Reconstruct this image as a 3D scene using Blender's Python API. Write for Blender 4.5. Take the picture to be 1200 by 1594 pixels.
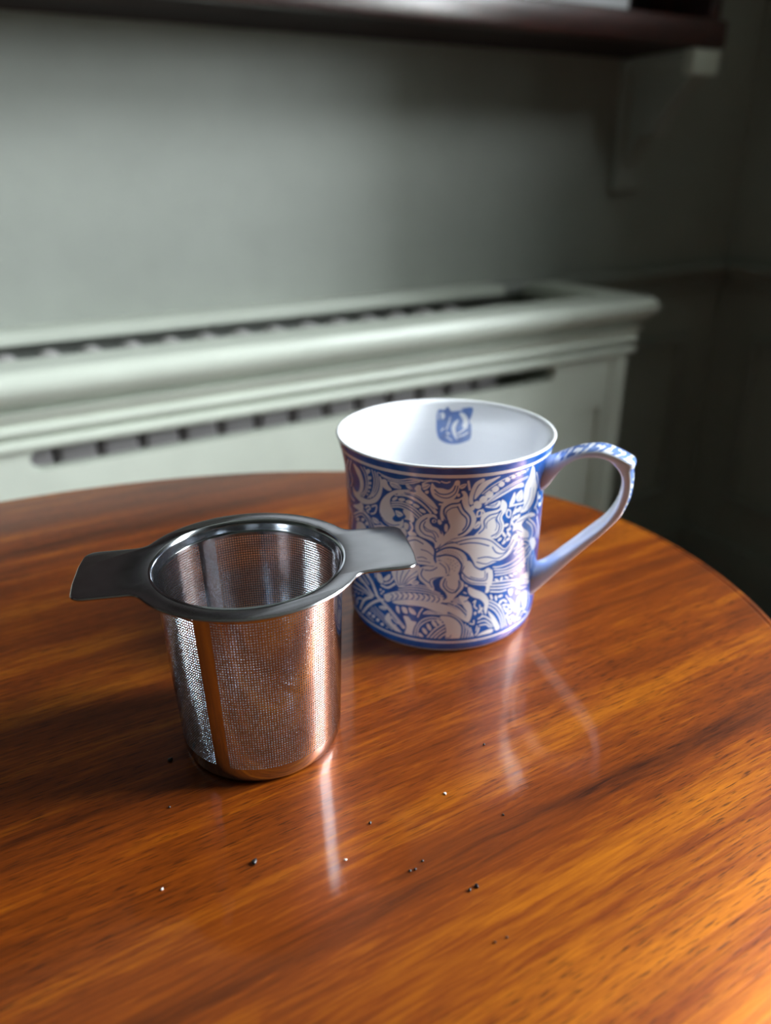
import bpy, bmesh, math, random
import numpy as np
from mathutils import Vector, Matrix
from mathutils.geometry import tessellate_polygon

for _o in list(bpy.data.objects):
    bpy.data.objects.remove(_o)
SC = bpy.context.scene
COL = SC.collection
T0 = 0.70                     # height of the table top above the floor
random.seed(7)
RNG = np.random.default_rng(11)

# ------------------------------------------------------------------ camera
cam = bpy.data.cameras.new('camera')
cam.sensor_fit = 'VERTICAL'
cam.sensor_height = 24.0
cam.lens = 1196.08 / 1594 * 24.0
cam.clip_start = 0.01
cam.dof.use_dof = True
cam.dof.focus_distance = 0.236
cam.dof.aperture_fstop = cam.lens / 3.8
camo = bpy.data.objects.new('camera', cam)
COL.objects.link(camo)
_f = Vector((0.45646, 0.79061, -0.40814))
_r = Vector((0.86412, -0.50321, -0.00835))
_u = Vector((0.21198, 0.34888, 0.91288))
_m = Matrix((_r, _u, -_f)).transposed().to_4x4()
_m.translation = (0, 0, T0 + 0.17259)
camo.matrix_world = _m
SC.camera = camo

# ------------------------------------------------------------------ sky, window light, exposure
WINDOWS = ((-0.66, 0.02),)     # the sash window in the right wall
WIN_Z0, WIN_Z1 = T0 + 0.14, T0 + 1.72
XR = 1.37                      # inner face of the right wall
world = bpy.data.worlds.new('sky')
SC.world = world
world.use_nodes = True
nt = world.node_tree
nt.nodes.clear()
wo = nt.nodes.new('ShaderNodeOutputWorld')
bg = nt.nodes.new('ShaderNodeBackground')
tc = nt.nodes.new('ShaderNodeTexCoord')
sp = nt.nodes.new('ShaderNodeSeparateXYZ')
rp = nt.nodes.new('ShaderNodeValToRGB')
nt.links.new(tc.outputs['Generated'], sp.inputs[0])
nt.links.new(sp.outputs['Z'], rp.inputs[0])
nt.links.new(rp.outputs[0], bg.inputs['Color'])
nt.links.new(bg.outputs[0], wo.inputs['Surface'])
rp.color_ramp.elements[0].position = 0.0
rp.color_ramp.elements[0].color = (0.20, 0.22, 0.20, 1)      # ground far outside
rp.color_ramp.elements[1].position = 0.05
rp.color_ramp.elements[1].color = (0.90, 0.95, 1.0, 1)       # overcast sky
bg.inputs['Strength'].default_value = 70.0
for _y0, _y1 in WINDOWS:
    pl = bpy.data.lights.new('window_portal', 'AREA')
    pl.shape = 'RECTANGLE'
    pl.size = _y1 - _y0
    pl.size_y = WIN_Z1 - WIN_Z0
    pl.cycles.is_portal = True
    plo = bpy.data.objects.new('window_portal', pl)
    COL.objects.link(plo)
    plo.matrix_world = Matrix(((0, 0, 1, XR + 0.14), (1, 0, 0, (_y0 + _y1) / 2), (0, 1, 0, (WIN_Z0 + WIN_Z1) / 2), (0, 0, 0, 1)))
SC.view_settings.view_transform = 'Standard'
SC.view_settings.look = 'None'
SC.view_settings.gamma = 1.0
SC.view_settings.use_curve_mapping = False
SC.view_settings.exposure = 0.12
try:
    SC.cycles.use_denoising = True
    SC.cycles.max_bounces = 12
    SC.cycles.diffuse_bounces = 5
    SC.cycles.transparent_max_bounces = 16
    SC.cycles.sample_clamp_indirect = 8.0
    SC.cycles.caustics_reflective = True
except Exception:
    pass

# ------------------------------------------------------------------ material helpers
def srgb(r, g, b):
    return tuple(((c / 255) / 12.92 if c / 255 <= .04045 else ((c / 255 + .055) / 1.055) ** 2.4) for c in (r, g, b)) + (1.0,)

def new_mat(name):
    m = bpy.data.materials.new(name)
    m.use_nodes = True
    return m, m.node_tree, m.node_tree.nodes['Principled BSDF']

def node(t, kind, **kw):
    n = t.nodes.new(kind)
    for k, v in kw.items():
        setattr(n, k, v)
    return n

def ramp(t, stops):
    n = t.nodes.new('ShaderNodeValToRGB')
    el = n.color_ramp.elements
    while len(el) < len(stops):
        el.new(0.5)
    for e, (p, c) in zip(el, stops):
        e.position = p
        e.color = c
    return n

def mapped_noise(t, scale, detail=4.0, rough=.55, nscale=1.0, dist=0.0, coord='Object', loc=(0, 0, 0)):
    c = node(t, 'ShaderNodeTexCoord')
    mp = node(t, 'ShaderNodeMapping')
    mp.inputs['Scale'].default_value = scale
    mp.inputs['Location'].default_value = loc
    nz = node(t, 'ShaderNodeTexNoise')
    nz.inputs['Scale'].default_value = nscale
    nz.inputs['Detail'].default_value = detail
    nz.inputs['Roughness'].default_value = rough
    nz.inputs['Distortion'].default_value = dist
    t.links.new(c.outputs[coord], mp.inputs[0])
    t.links.new(mp.outputs[0], nz.inputs['Vector'])
    return nz

def mix(t, a, b, fac, mode='MIX'):
    n = node(t, 'ShaderNodeMix', data_type='RGBA', blend_type=mode)
    for sock, v in ((n.inputs[0], fac), (n.inputs[6], a), (n.inputs[7], b)):
        if isinstance(v, (int, float, tuple)):
            sock.default_value = v
        else:
            t.links.new(v, sock)
    return n.outputs[2]

def painted(name, col, rough=.45, var=.06, spec=.5):
    m, t, b = new_mat(name)
    nz = mapped_noise(t, (1, 1, 1), 5, .6, 9.0)
    d = tuple(c * (1 - var * 2) for c in col[:3]) + (1,)
    rm = ramp(t, [(.3, d), (.7, col)])
    t.links.new(nz.outputs[0], rm.inputs[0])
    t.links.new(rm.outputs[0], b.inputs['Base Color'])
    b.inputs['Roughness'].default_value = rough
    b.inputs['Specular IOR Level'].default_value = spec
    n2 = mapped_noise(t, (1, 1, 1), 3, .5, 160.0)
    bp = node(t, 'ShaderNodeBump')
    bp.inputs['Strength'].default_value = .08
    bp.inputs['Distance'].default_value = .001
    t.links.new(n2.outputs[0], bp.inputs['Height'])
    t.links.new(bp.outputs[0], b.inputs['Normal'])
    return m

def wood(name, dark, mid, light, coat=.6, coat_rough=.07, rough=.45, sx=2.2, sy=26.0, pores=True, bump=.15, sheen=0.0):
    m, t, b = new_mat(name)
    n1 = mapped_noise(t, (sx, sy, sy), 7, .62, 1.0, .5)
    n2 = mapped_noise(t, (sx * 16, sy * 11, sy * 11), 5, .66, 1.0, .6)
    n3 = mapped_noise(t, (1.5, 9, 9), 3, .5, 2.2, .5)
    a = node(t, 'ShaderNodeMath', operation='MULTIPLY_ADD')
    a.inputs[1].default_value = .42
    t.links.new(n1.outputs[0], a.inputs[0])
    a2 = node(t, 'ShaderNodeMath', operation='MULTIPLY')
    a2.inputs[1].default_value = .27
    t.links.new(n2.outputs[0], a2.inputs[0])
    t.links.new(a2.outputs[0], a.inputs[2])
    a3 = node(t, 'ShaderNodeMath', operation='MULTIPLY_ADD')
    a3.inputs[1].default_value = .31
    t.links.new(n3.outputs[0], a3.inputs[0])
    t.links.new(a.outputs[0], a3.inputs[2])
    rm = ramp(t, [(.36, dark), (.50, mid), (.62, light)])
    t.links.new(a3.outputs[0], rm.inputs[0])
    col = rm.outputs[0]
    if pores:
        pn = mapped_noise(t, (130, 2300, 2300), 2, .5, 1.0, .1)
        pr = ramp(t, [(.34, (1, 1, 1, 1)), (.44, (0, 0, 0, 1))])
        t.links.new(pn.outputs[0], pr.inputs[0])
        gate = mapped_noise(t, (5, 22, 22), 2, .5, 1.0, 0, loc=(3, 1, 0))
        gr = ramp(t, [(.36, (0, 0, 0, 1)), (.56, (1, 1, 1, 1))])
        t.links.new(gate.outputs[0], gr.inputs[0])
        mm = node(t, 'ShaderNodeMath', operation='MULTIPLY')
        t.links.new(pr.outputs[0], mm.inputs[0])
        t.links.new(gr.outputs[0], mm.inputs[1])
        m2 = node(t, 'ShaderNodeMath', operation='MULTIPLY')
        m2.inputs[1].default_value = .75
        t.links.new(mm.outputs[0], m2.inputs[0])
        col = mix(t, col, tuple(c * .35 for c in dark[:3]) + (1,), m2.outputs[0])
    t.links.new(col, b.inputs['Base Color'])
    b.inputs['Roughness'].default_value = rough
    b.inputs['Metallic'].default_value = sheen          # silky shimmer of the polished fibres
    b.inputs['Coat Weight'].default_value = coat
    b.inputs['Coat Roughness'].default_value = coat_rough
    b.inputs['Coat IOR'].default_value = 1.5
    bp = node(t, 'ShaderNodeBump')
    bp.inputs['Strength'].default_value = bump
    bp.inputs['Distance'].default_value = .0004
    t.links.new(n2.outputs[0], bp.inputs['Height'])
    t.links.new(bp.outputs[0], b.inputs['Normal'])
    b2 = node(t, 'ShaderNodeBump')
    b2.inputs['Strength'].default_value = bump * .35
    b2.inputs['Distance'].default_value = .0004
    t.links.new(n2.outputs[0], b2.inputs['Height'])
    t.links.new(b2.outputs[0], b.inputs['Coat Normal'])
    return m

def metal(name, col, rough, aniso=0.0, var=.04, vscale=(40, 40, 40)):
    m, t, b = new_mat(name)
    b.inputs['Base Color'].default_value = col
    b.inputs['Metallic'].default_value = 1.0
    nz = mapped_noise(t, vscale, 3, .5, 3.0)
    mr = node(t, 'ShaderNodeMapRange')
    mr.inputs['To Min'].default_value = max(0.01, rough - var)
    mr.inputs['To Max'].default_value = rough + var
    t.links.new(nz.outputs[0], mr.inputs['Value'])
    t.links.new(mr.outputs[0], b.inputs['Roughness'])
    b.inputs['Anisotropic'].default_value = aniso
    return m

SAGE = (0.46, 0.52, 0.46, 1)
M = {}
M['wall'] = painted('sage_wall_paint', (0.37, 0.388, 0.345, 1), .6)
M['farwall'] = painted('darkened_far_wall_paint', (0.10, 0.12, 0.10, 1), .6)  # unseen walls coloured darker to cut the bounced light
M['sage'] = painted('sage_satin_paint', (0.65, 0.685, 0.595, 1), .35)
M['dado'] = painted('sage_wainscot_paint', (0.33, 0.345, 0.31, 1), .4)
M['ceiling'] = painted('darkened_ceiling_paint', (0.38, 0.38, 0.36, 1), .8)  # tone lowered below white so the ceiling bounces less light
M['trimwhite'] = painted('white_gloss_paint', (0.78, 0.78, 0.75, 1), .35)
M['floor'] = wood('dark_floor_wood', srgb(48, 28, 18), srgb(84, 52, 34), srgb(110, 72, 46), .2, .2)
M['table'] = wood('mahogany_table_wood', srgb(58, 21, 3), srgb(134, 60, 5), srgb(192, 108, 10), .6, .07, .38, sx=2.6, sy=60.0, sheen=.5)
M['shelf'] = wood('dark_mahogany_shelf', srgb(26, 9, 8), srgb(52, 17, 12), srgb(84, 30, 18), .8, .22, .4, pores=False)
M['shelfmatt'] = wood('dark_mahogany_unpolished', srgb(20, 9, 8), srgb(34, 14, 11), srgb(48, 20, 14), 0, .3, .8, pores=False)
M['steel'] = metal('polished_steel', (0.49, 0.515, 0.55, 1), .12, vscale=(60, 60, 8))
M['steelplate'] = metal('satin_steel_plate', (0.33, 0.33, 0.34, 1), .20, .0, .04, (70, 70, 70))
M['radiator'] = painted('radiator_enamel', (0.47, 0.44, 0.44, 1), .35)
M['book'] = painted('white_box_card', (0.78, 0.79, 0.82, 1), .4)
M['crumb'] = painted('dark_tea_leaf', (0.012, 0.010, 0.012, 1), .35, .1)
M['lint'] = painted('pale_lint', (0.65, 0.6, 0.55, 1), .8)

def make_china():
    m, t, b = new_mat('glazed_blue_and_white_china')
    at = node(t, 'ShaderNodeAttribute', attribute_name='print')
    nz = mapped_noise(t, (1, 1, 1), 3, .5, 240.0)
    rm = ramp(t, [(.3, srgb(24, 82, 164)), (.7, srgb(42, 108, 194))])
    t.links.new(nz.outputs[0], rm.inputs[0])
    c = mix(t, srgb(238, 239, 243), rm.outputs[0], at.outputs['Fac'])
    t.links.new(c, b.inputs['Base Color'])
    b.inputs['Roughness'].default_value = .22
    b.inputs['Coat Weight'].default_value = .7
    b.inputs['Coat Roughness'].default_value = .05
    return m
M['china'] = make_china()

def make_glass():
    m = bpy.data.materials.new('window_glass')
    m.use_nodes = True
    t = m.node_tree
    t.nodes.clear()
    o = node(t, 'ShaderNodeOutputMaterial')
    tr = node(t, 'ShaderNodeBsdfTransparent')
    tr.inputs[0].default_value = (.97, .985, .98, 1)
    gl = node(t, 'ShaderNodeBsdfGlossy')
    gl.inputs['Roughness'].default_value = .02
    lw = node(t, 'ShaderNodeLayerWeight')
    pw = node(t, 'ShaderNodeMath', operation='POWER')
    pw.inputs[1].default_value = 4.0
    fr = node(t, 'ShaderNodeMath', operation='MULTIPLY_ADD')
    fr.inputs[1].default_value = .9
    fr.inputs[2].default_value = .03
    t.links.new(lw.outputs['Facing'], pw.inputs[0])
    t.links.new(pw.outputs[0], fr.inputs[0])
    mx = node(t, 'ShaderNodeMixShader')
    t.links.new(fr.outputs[0], mx.inputs[0])
    t.links.new(tr.outputs[0], mx.inputs[1])
    t.links.new(gl.outputs[0], mx.inputs[2])
    t.links.new(mx.outputs[0], o.inputs[0])
    return m
M['glass'] = make_glass()

# ------------------------------------------------------------------ object helpers
def link(name, me, mat, parent=None, smooth=False):
    o = bpy.data.objects.new(name, me)
    COL.objects.link(o)
    if mat is not None:
        me.materials.append(mat)
    if smooth:
        me.polygons.foreach_set('use_smooth', np.ones(len(me.polygons), bool))
    if parent is not None:
        o.parent = parent
    return o

def empty(name, loc=(0, 0, 0)):
    o = bpy.data.objects.new(name, None)
    o.empty_display_size = .02
    o.location = loc
    COL.objects.link(o)
    return o

def tag(o, label=None, cat=None, group=None, kind=None):
    if label: o['label'] = label
    if cat: o['category'] = cat
    if group: o['group'] = group
    if kind: o['kind'] = kind
    return o

class MB:
    """collects shapes for one mesh; coordinates are world minus origin"""
    def __init__(s, org=(0, 0, 0)):
        s.v, s.f, s.o = [], [], Vector(org)
    def add(s, vs, fs):
        n = len(s.v)
        s.v += [tuple(Vector(v) - s.o) for v in vs]
        s.f += [tuple(i + n for i in f) for f in fs]
    def box(s, x0, x1, y0, y1, z0, z1, bev=0.0):
        if bev <= 0:
            s.add([(x, y, z) for z in (z0, z1) for y in (y0, y1) for x in (x0, x1)],
                  [(0, 2, 3, 1), (4, 5, 7, 6), (0, 1, 5, 4), (2, 6, 7, 3), (0, 4, 6, 2), (1, 3, 7, 5)])
            return
        bm = bmesh.new()
        bmesh.ops.create_cube(bm, size=1)
        for v in bm.verts:
            v.co = Vector(((x0 + x1) / 2 + v.co.x * (x1 - x0), (y0 + y1) / 2 + v.co.y * (y1 - y0), (z0 + z1) / 2 + v.co.z * (z1 - z0)))
        bmesh.ops.bevel(bm, geom=bm.edges[:], offset=bev, segments=2, affect='EDGES', profile=.6)
        bm.verts.index_update()
        s.add([v.co[:] for v in bm.verts], [[v.index for v in f.verts] for f in bm.faces])
        bm.free()
    def build(s, name, mat, parent=None, smooth=False):
        me = bpy.data.meshes.new(name)
        me.from_pydata(s.v, [], s.f)
        me.update()
        bm = bmesh.new()
        bm.from_mesh(me)
        bmesh.ops.recalc_face_normals(bm, faces=bm.faces)
        bm.to_mesh(me)
        bm.free()
        return link(name, me, mat, parent, smooth)

def auto_smooth(o, ang=35):
    me = o.data
    me.polygons.foreach_set('use_smooth', np.ones(len(me.polygons), bool))
    bm = bmesh.new()
    bm.from_mesh(me)
    for e in bm.edges:
        if len(e.link_faces) == 2 and e.calc_face_angle(0) > math.radians(ang):
            e.smooth = False
    bm.to_mesh(me)
    bm.free()
    return o

def lathe(name, prof, mat, parent, seg=96, org=(0, 0, 0), sx=1.0, sy=1.0, closed=True, ell=None):
    """prof: (r, z) list; ell=(a,b): r is an offset from that ellipse"""
    vs, fs = [], []
    for (r, z) in prof:
        for k in range(seg):
            a = 2 * math.pi * k / seg
            if ell:
                ca, sa = math.cos(a), math.sin(a)
                eb = ell[1] if sa >= 0 else ell[2]
                n = Vector((ca / ell[0], sa / eb))
                n.normalize()
                vs.append((ell[0] * ca + n.x * r, eb * sa + n.y * r, z))
            else:
                vs.append((r * math.cos(a) * sx, r * math.sin(a) * sy, z))
    n = len(prof)
    for i in range(n - 1):
        for k in range(seg):
            k2 = (k + 1) % seg
            fs.append((i * seg + k, i * seg + k2, (i + 1) * seg + k2, (i + 1) * seg + k))
    if closed:
        fs.append(tuple(range(seg))[::-1])
        fs.append(tuple((n - 1) * seg + k for k in range(seg)))
    me = bpy.data.meshes.new(name)
    me.from_pydata([(x + org[0], y + org[1], z + org[2]) for x, y, z in vs], [], fs)
    me.update()
    bm = bmesh.new()
    bm.from_mesh(me)
    bmesh.ops.recalc_face_normals(bm, faces=bm.faces)
    bm.to_mesh(me)
    bm.free()
    return auto_smooth(link(name, me, mat, parent), 40)

# ------------------------------------------------------------------ the room
YW, XL, YB, ZC = 1.03, -3.4, -3.8, T0 + 2.3
def struct(name, mb, mat, parent=None):
    o = mb.build(name, mat, parent)
    if parent is None:
        o['kind'] = 'structure'
    return o
b = MB(); b.box(XL - .1, XR + .1, YB - .1, YW + .1, -.1, 0); struct('floor', b, M['floor'])
b = MB(); b.box(XL - .1, XR + .1, YB - .1, YW + .1, ZC, ZC + .1); struct('ceiling', b, M['ceiling'])
b = MB(); b.box(XL - .1, XR + .1, YW, YW + .1, 0, ZC); wall_back = struct('wall_back', b, M['wall'])
b = MB(); b.box(XL - .1, XL, YB, YW, 0, ZC); struct('wall_left', b, M['farwall'])
b = MB(); b.box(XL - .1, XR + .1, YB - .1, YB, 0, ZC); struct('wall_front', b, M['farwall'])
b = MB()
WT = .16
((A0, A1),) = WINDOWS
for y0, y1, z0, z1 in ((YB, A0, 0, ZC), (A1, YW + .1, 0, ZC), (A0, A1, 0, WIN_Z0), (A0, A1, WIN_Z1, ZC)):
    b.box(XR, XR + WT, y0, y1, z0, z1)
wall_right = struct('wall_right', b, M['wall'])

# windows in the right wall
for wi, (WY0, WY1) in enumerate(WINDOWS):
    win = empty('window_%d' % (wi + 1), (XR, (WY0 + WY1) / 2, WIN_Z0)); win['kind'] = 'structure'
    wo_ = win.location.copy()
    b = MB(wo_)
    fw_ = .045
    b.box(XR + .07, XR + .12, WY0, WY0 + fw_, WIN_Z0, WIN_Z1); b.box(XR + .07, XR + .12, WY1 - fw_, WY1, WIN_Z0, WIN_Z1)
    b.box(XR + .07, XR + .12, WY0 + fw_, WY1 - fw_, WIN_Z0, WIN_Z0 + fw_); b.box(XR + .07, XR + .12, WY0 + fw_, WY1 - fw_, WIN_Z1 - fw_, WIN_Z1)
    b.build('window_frame', M['trimwhite'], win)
    ym, zm = (WY0 + WY1) / 2, (WIN_Z0 + WIN_Z1) / 2
    b = MB(wo_); b.box(XR + .075, XR + .115, WY0 + fw_, WY1 - fw_, zm - .02, zm + .02); b.build('meeting_rail', M['trimwhite'], win)
    for z0, z1 in ((WIN_Z0 + fw_, zm - .02), (zm + .02, WIN_Z1 - fw_)):
        b = MB(wo_); b.box(XR + .08, XR + .11, ym - .012, ym + .012, z0, z1); b.build('glazing_bar', M['trimwhite'], win)
        for y0, y1 in ((WY0 + fw_, ym - .012), (ym + .012, WY1 - fw_)):
            b = MB(wo_); b.box(XR + .093, XR + .097, y0, y1, z0, z1); b.build('pane', M['glass'], win)
    b = MB(wo_); b.box(XR - .03, XR + .07, WY0 - .05, WY1 + .05, WIN_Z0 - .03, WIN_Z0, .004); b.build('window_sill', M['trimwhite'], win)
    b = MB(wo_)
    for y0, y1 in ((WY0 - .07, WY0), (WY1, WY1 + .07)):
        b.box(XR - .02, XR, y0, y1, WIN_Z0, WIN_Z1 + .07)
    b.box(XR - .02, XR, WY0, WY1, WIN_Z1, WIN_Z1 + .07)
    b.build('window_casing', M['trimwhite'], win)
    # unseen leaf, added to block window light from the back wall's right end
    sh = MB(wo_); sh.box(XR - .21, XR - .022, WY1 + .012, WY1 + .034, WIN_Z0, T0 + .74, .002); sho = sh.build('light_blocker', M['trimwhite'], win)
    for z0, z1 in ((WIN_Z0 + .05, WIN_Z0 + .27), (WIN_Z0 + .33, T0 + .69)):
        sh = MB(wo_); sh.box(XR - .185, XR - .045, WY1 + .006, WY1 + .040, z0, z1, .004); sh.build('blocker_panel', M['trimwhite'], sho)

# dado rails, skirting and wainscot panels
DADO = [(.0, -.05), (.006, -.048), (.010, -.040), (.008, -.030), (.016, -.022), (.024, -.014), (.026, -.006), (.022, 0.0), (.0, 0.002)]
def rail_x(name, x0, x1, mat):
    b = MB(); n = len(DADO)
    b.add([(x, YW - o, T0 + z) for x in (x0, x1) for o, z in DADO], [(i, (i + 1) % n, n + (i + 1) % n, n + i) for i in range(n)] + [tuple(range(n)), tuple(range(n, 2 * n))])
    return struct(name, b, mat)
def rail_y(name, y0, y1, mat):
    b = MB(); n = len(DADO)
    b.add([(XR - o, y, T0 + z) for y in (y0, y1) for o, z in DADO], [(i, (i + 1) % n, n + (i + 1) % n, n + i) for i in range(n)] + [tuple(range(n)), tuple(range(n, 2 * n))])
    return struct(name, b, mat)
rail_x('trim_1', XL, XR, M['dado'])
rail_y('trim_2', YB, YW - .026, M['dado'])
b = MB(); b.box(XL, XR, YW - .018, YW, 0, .14, .003); struct('baseboard_back', b, M['dado'])
b = MB(); b.box(XR - .018, XR, YB, YW - .018, 0, .14, .003); struct('baseboard_right', b, M['dado'])
def wain_frame(parent, side, a0, a1, z0, z1):
    w, d = .022, .012
    b = MB()
    for (p0, p1, q0, q1) in ((a0, a1, z1 - w, z1), (a0, a1, z0, z0 + w), (a0, a0 + w, z0 + w, z1 - w), (a1 - w, a1, z0 + w, z1 - w)):
        if side == 'right':
            b.box(XR - d, XR, p0, p1, q0, q1, .003)
        else:
            b.box(p0, p1, YW - d, YW, q0, q1, .003)
    b.build('panel_moulding', M['dado'], parent)
yy = .94
while yy > YB + .6:
    wain_frame(wall_right, 'right', yy - .46, yy, .22, T0 - .13)
    yy -= .56
wain_frame(wall_back, 'back', 1.0, 1.29, .22, T0 - .13)

# ------------------------------------------------------------------ radiator cover against the back wall
CX0, CX1, CYF = -1.35, .893, .815
cov = empty('radiator_cover', ((CX0 + CX1) / 2, .92, 0))
tag(cov, 'sage green painted radiator cover with moulded edge behind the table', 'radiator cover')
co = cov.location.copy()
def wrap(name, prof, mat, closed_back=True):
    """moulding that runs along the front and returns round both ends; prof: (outward, z)"""
    b = MB(co)
    rows = []
    for o, z in prof:
        rows.append([(CX0 - o, YW - .001, T0 + z), (CX0 - o, CYF - o, T0 + z), (CX1 + o, CYF - o, T0 + z), (CX1 + o, YW - .001, T0 + z)])
    vs = [p for r in rows for p in r]
    n = len(prof)
    fs = []
    for i in range(n - 1):
        for k in range(3):
            fs.append((i * 4 + k, i * 4 + k + 1, (i + 1) * 4 + k + 1, (i + 1) * 4 + k))
    b.add(vs, fs)
    o = b.build(name, mat, cov)
    return auto_smooth(o, 50)
arc = lambda cx, cz, r, a0, a1, n: [(cx + r * math.cos(math.radians(a0 + (a1 - a0) * i / n)), cz + r * math.sin(math.radians(a0 + (a1 - a0) * i / n))) for i in range(n + 1)]
wrap('nosing', [(-.035, -.020), (-.035, .0), (.014, .0)] + arc(.014, -.010, .010, 85, 20, 4) + arc(.010, -.014, .0165, 15, -50, 5) + [(.016, -.033), (.008, -.036), (-.003, -.0365), (-.003, -.042)], M['sage'])
wrap('fascia', [(-.003, -.042), (.013, -.0425), (.010, -.049), (.004, -.056)] + arc(.003, -.0615, .0062, 60, -75, 6) + [(-.004, -.0685), (-.004, -.0715)] + arc(.003, -.0775, .0062, 75, -75, 6) + [(-.001, -.0845), (.0, -.0855)], M['sage'])
# front panel with the long air slot
def panel_with_holes(name, x0, x1, z0, z1, holes, y0, y1, mat, parent, org):
    loops = [[(x0, z0), (x1, z0), (x1, z1), (x0, z1)]] + holes
    flat = [p for l in loops for p in l]
    tri = tessellate_polygon([[Vector((x, z, 0)) for x, z in l] for l in loops])
    n = len(flat)
    vs = [(x, y0, z) for x, z in flat] + [(x, y1, z) for x, z in flat]
    fs = [tuple(t) for t in tri] + [tuple(i + n for i in t)[::-1] for t in tri]
    k = 0
    for l in loops:
        m = len(l)
        for i in range(m):
            fs.append((k + i, k + (i + 1) % m, n + k + (i + 1) % m, n + k + i))
        k += m
    b = MB(org); b.add(vs, fs)
    return b.build(name, mat, parent)
def slot(x0, x1, z0, z1, r):
    pts = []
    for cx, cz, a0 in ((x1 - r, z0 + r, -90), (x1 - r, z1 - r, 0), (x0 + r, z1 - r, 90), (x0 + r, z0 + r, 180)):
        for i in range(5):
            a = math.radians(a0 + 90 * i / 4)
            pts.append((cx + r * math.cos(a), cz + r * math.sin(a)))
    return pts[::-1]
panel_with_holes('front_panel', CX0 + .03, CX1 - .032, .10, T0 - .082, [slot(.055, .752, T0 - .108, T0 - .0855, .0105), slot(-.95, -.10, T0 - .108, T0 - .0855, .0105), slot(.795, .848, .16, T0 - .16, .004)], CYF, CYF + .018, M['sage'], cov, co)
b = MB(co); b.box(.790, .853, CYF + .006, CYF + .018, .155, T0 - .155, .002); b.build('inset_panel', M['sage'], cov)
for x0, x1 in ((CX0, CX0 + .028), (CX1 - .030, CX1)):
    b = MB(co); b.box(x0, x1, CYF - .002, CYF + .03, 0, T0 - .082, .003); b.build('corner_stile', M['sage'], cov)
for x0, x1 in ((CX0 + .001, CX0 + .018), (CX1 - .018, CX1 - .001)):
    b = MB(co); b.box(x0, x1, CYF + .03, YW - .001, 0, T0 - .082); b.build('side_panel', M['sage'], cov)
b = MB(co); b.box(CX0 + .03, CX1 - .032, CYF - .006, CYF + .018, 0, .10, .003); b.build('plinth', M['sage'], cov)
# top: solid ends either side of the open slot over the radiator, and the rear strip
ty0, ty1 = CYF + .035, YW - .045
b = MB(co); b.box(.845, CX1 - .034, ty0 - .001, YW - .001, T0 - .020, T0 - .003); b.build('top_end_board', M['sage'], cov)
b = MB(co); b.box(CX0 + .034, CX0 + .10, ty0 - .001, YW - .001, T0 - .020, T0 - .003); b.build('top_end_board', M['sage'], cov)
b = MB(co); b.box(CX0 + .10, .79, ty1, YW - .001, T0 - .0115, T0 + .003, .002); b.build('rear_strip', M['sage'], cov)

# column radiator inside, seen through the slots
rad = empty('column_radiator', (-.28, .917, .10))
tag(rad, 'pale grey column radiator seen through the slots of its cover', 'radiator')
sec_bm = MB()
def section_mesh():
    b = MB()
    prof = []
    # a section: two upright columns joined by a rounded head and foot, outline in (y, z), swept in x
    H = T0 - .015 - .10
    for yc in (-.034, .034):
        n = 16
        ring = [(math.copysign(abs(math.cos(2 * math.pi * i / n)) ** .4, math.cos(2 * math.pi * i / n)), math.copysign(abs(math.sin(2 * math.pi * i / n)) ** .8, math.sin(2 * math.pi * i / n))) for i in range(n)]
        zs = [(0, .2), (.004, .7), (.014, 1), (.03, 1), (H - .08, 1), (H - .05, 1), (H - .03, 1), (H - .010, .95), (H - .003, .75), (H, .4)]
        vs = [((.0228 if z < H - .05 else .0228 - .010 * (z - H + .05) / .05) * s * c, yc + .026 * s * d, z) for z, s in zs for c, d in ring]
        fs = [(i * n + k, i * n + (k + 1) % n, (i + 1) * n + (k + 1) % n, (i + 1) * n + k) for i in range(len(zs) - 1) for k in range(n)]
        fs += [tuple(range(n)), tuple((len(zs) - 1) * n + k for k in range(n))]
        b.add(vs, fs)
    for z in (.02, H - .085):
        b.box(-.021, .021, -.02, .02, z, z + .035, .006)
    return b
sec = section_mesh().build('section', M['radiator'], rad)
auto_smooth(sec, 40)
sec.location = (.28 + .665, 0, 0)
k = 1
while .665 - k * .0465 > -1.05:
    c = sec.copy(); COL.objects.link(c); c.parent = rad
    c.location = (.28 + .665 - k * .0465, 0, 0)
    k += 1
for xx in (.62, -1.0):
    b = MB(rad.location); b.box(xx - .012, xx + .012, .875, .935, 0, .13, .003); b.build('foot', M['radiator'], rad)

# ------------------------------------------------------------------ dark wall shelf with its bracket
SZ = T0 + .329
shelf = empty('wall_shelf', (.1, .96, SZ))
tag(shelf, 'dark polished mahogany shelf unit on the wall above the radiator cover', 'shelf')
so = shelf.location.copy()
SX0, SX1, SYF = -1.3, 1.09, .88
b = MB(so); b.box(SX0, SX1, SYF + .014, YW - .001, SZ, SZ + .0355); b.build('shelf_board', M['shelfmatt'], shelf)
sp_ = [(SYF + .014, .0), (SYF + .004, .0), (SYF + .0012, .0012), (SYF, .004), (SYF, .0315), (SYF + .0012, .0343), (SYF + .004, .0355), (SYF + .014, .0355)]
b = MB(so); n = len(sp_)
b.add([(x, y, SZ + z) for x in (SX0, SX1) for y, z in sp_], [(i, (i + 1) % n, n + (i + 1) % n, n + i) for i in range(n)] + [tuple(range(n)), tuple(range(n, 2 * n))])
auto_smooth(b.build('front_edge', M['shelf'], shelf), 50)
b = MB(so); b.box(SX0 + .02, SX1 - .02, YW - .014, YW - .001, SZ + .036, SZ + .50); b.build('back_panel', M['shelfmatt'], shelf)
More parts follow.
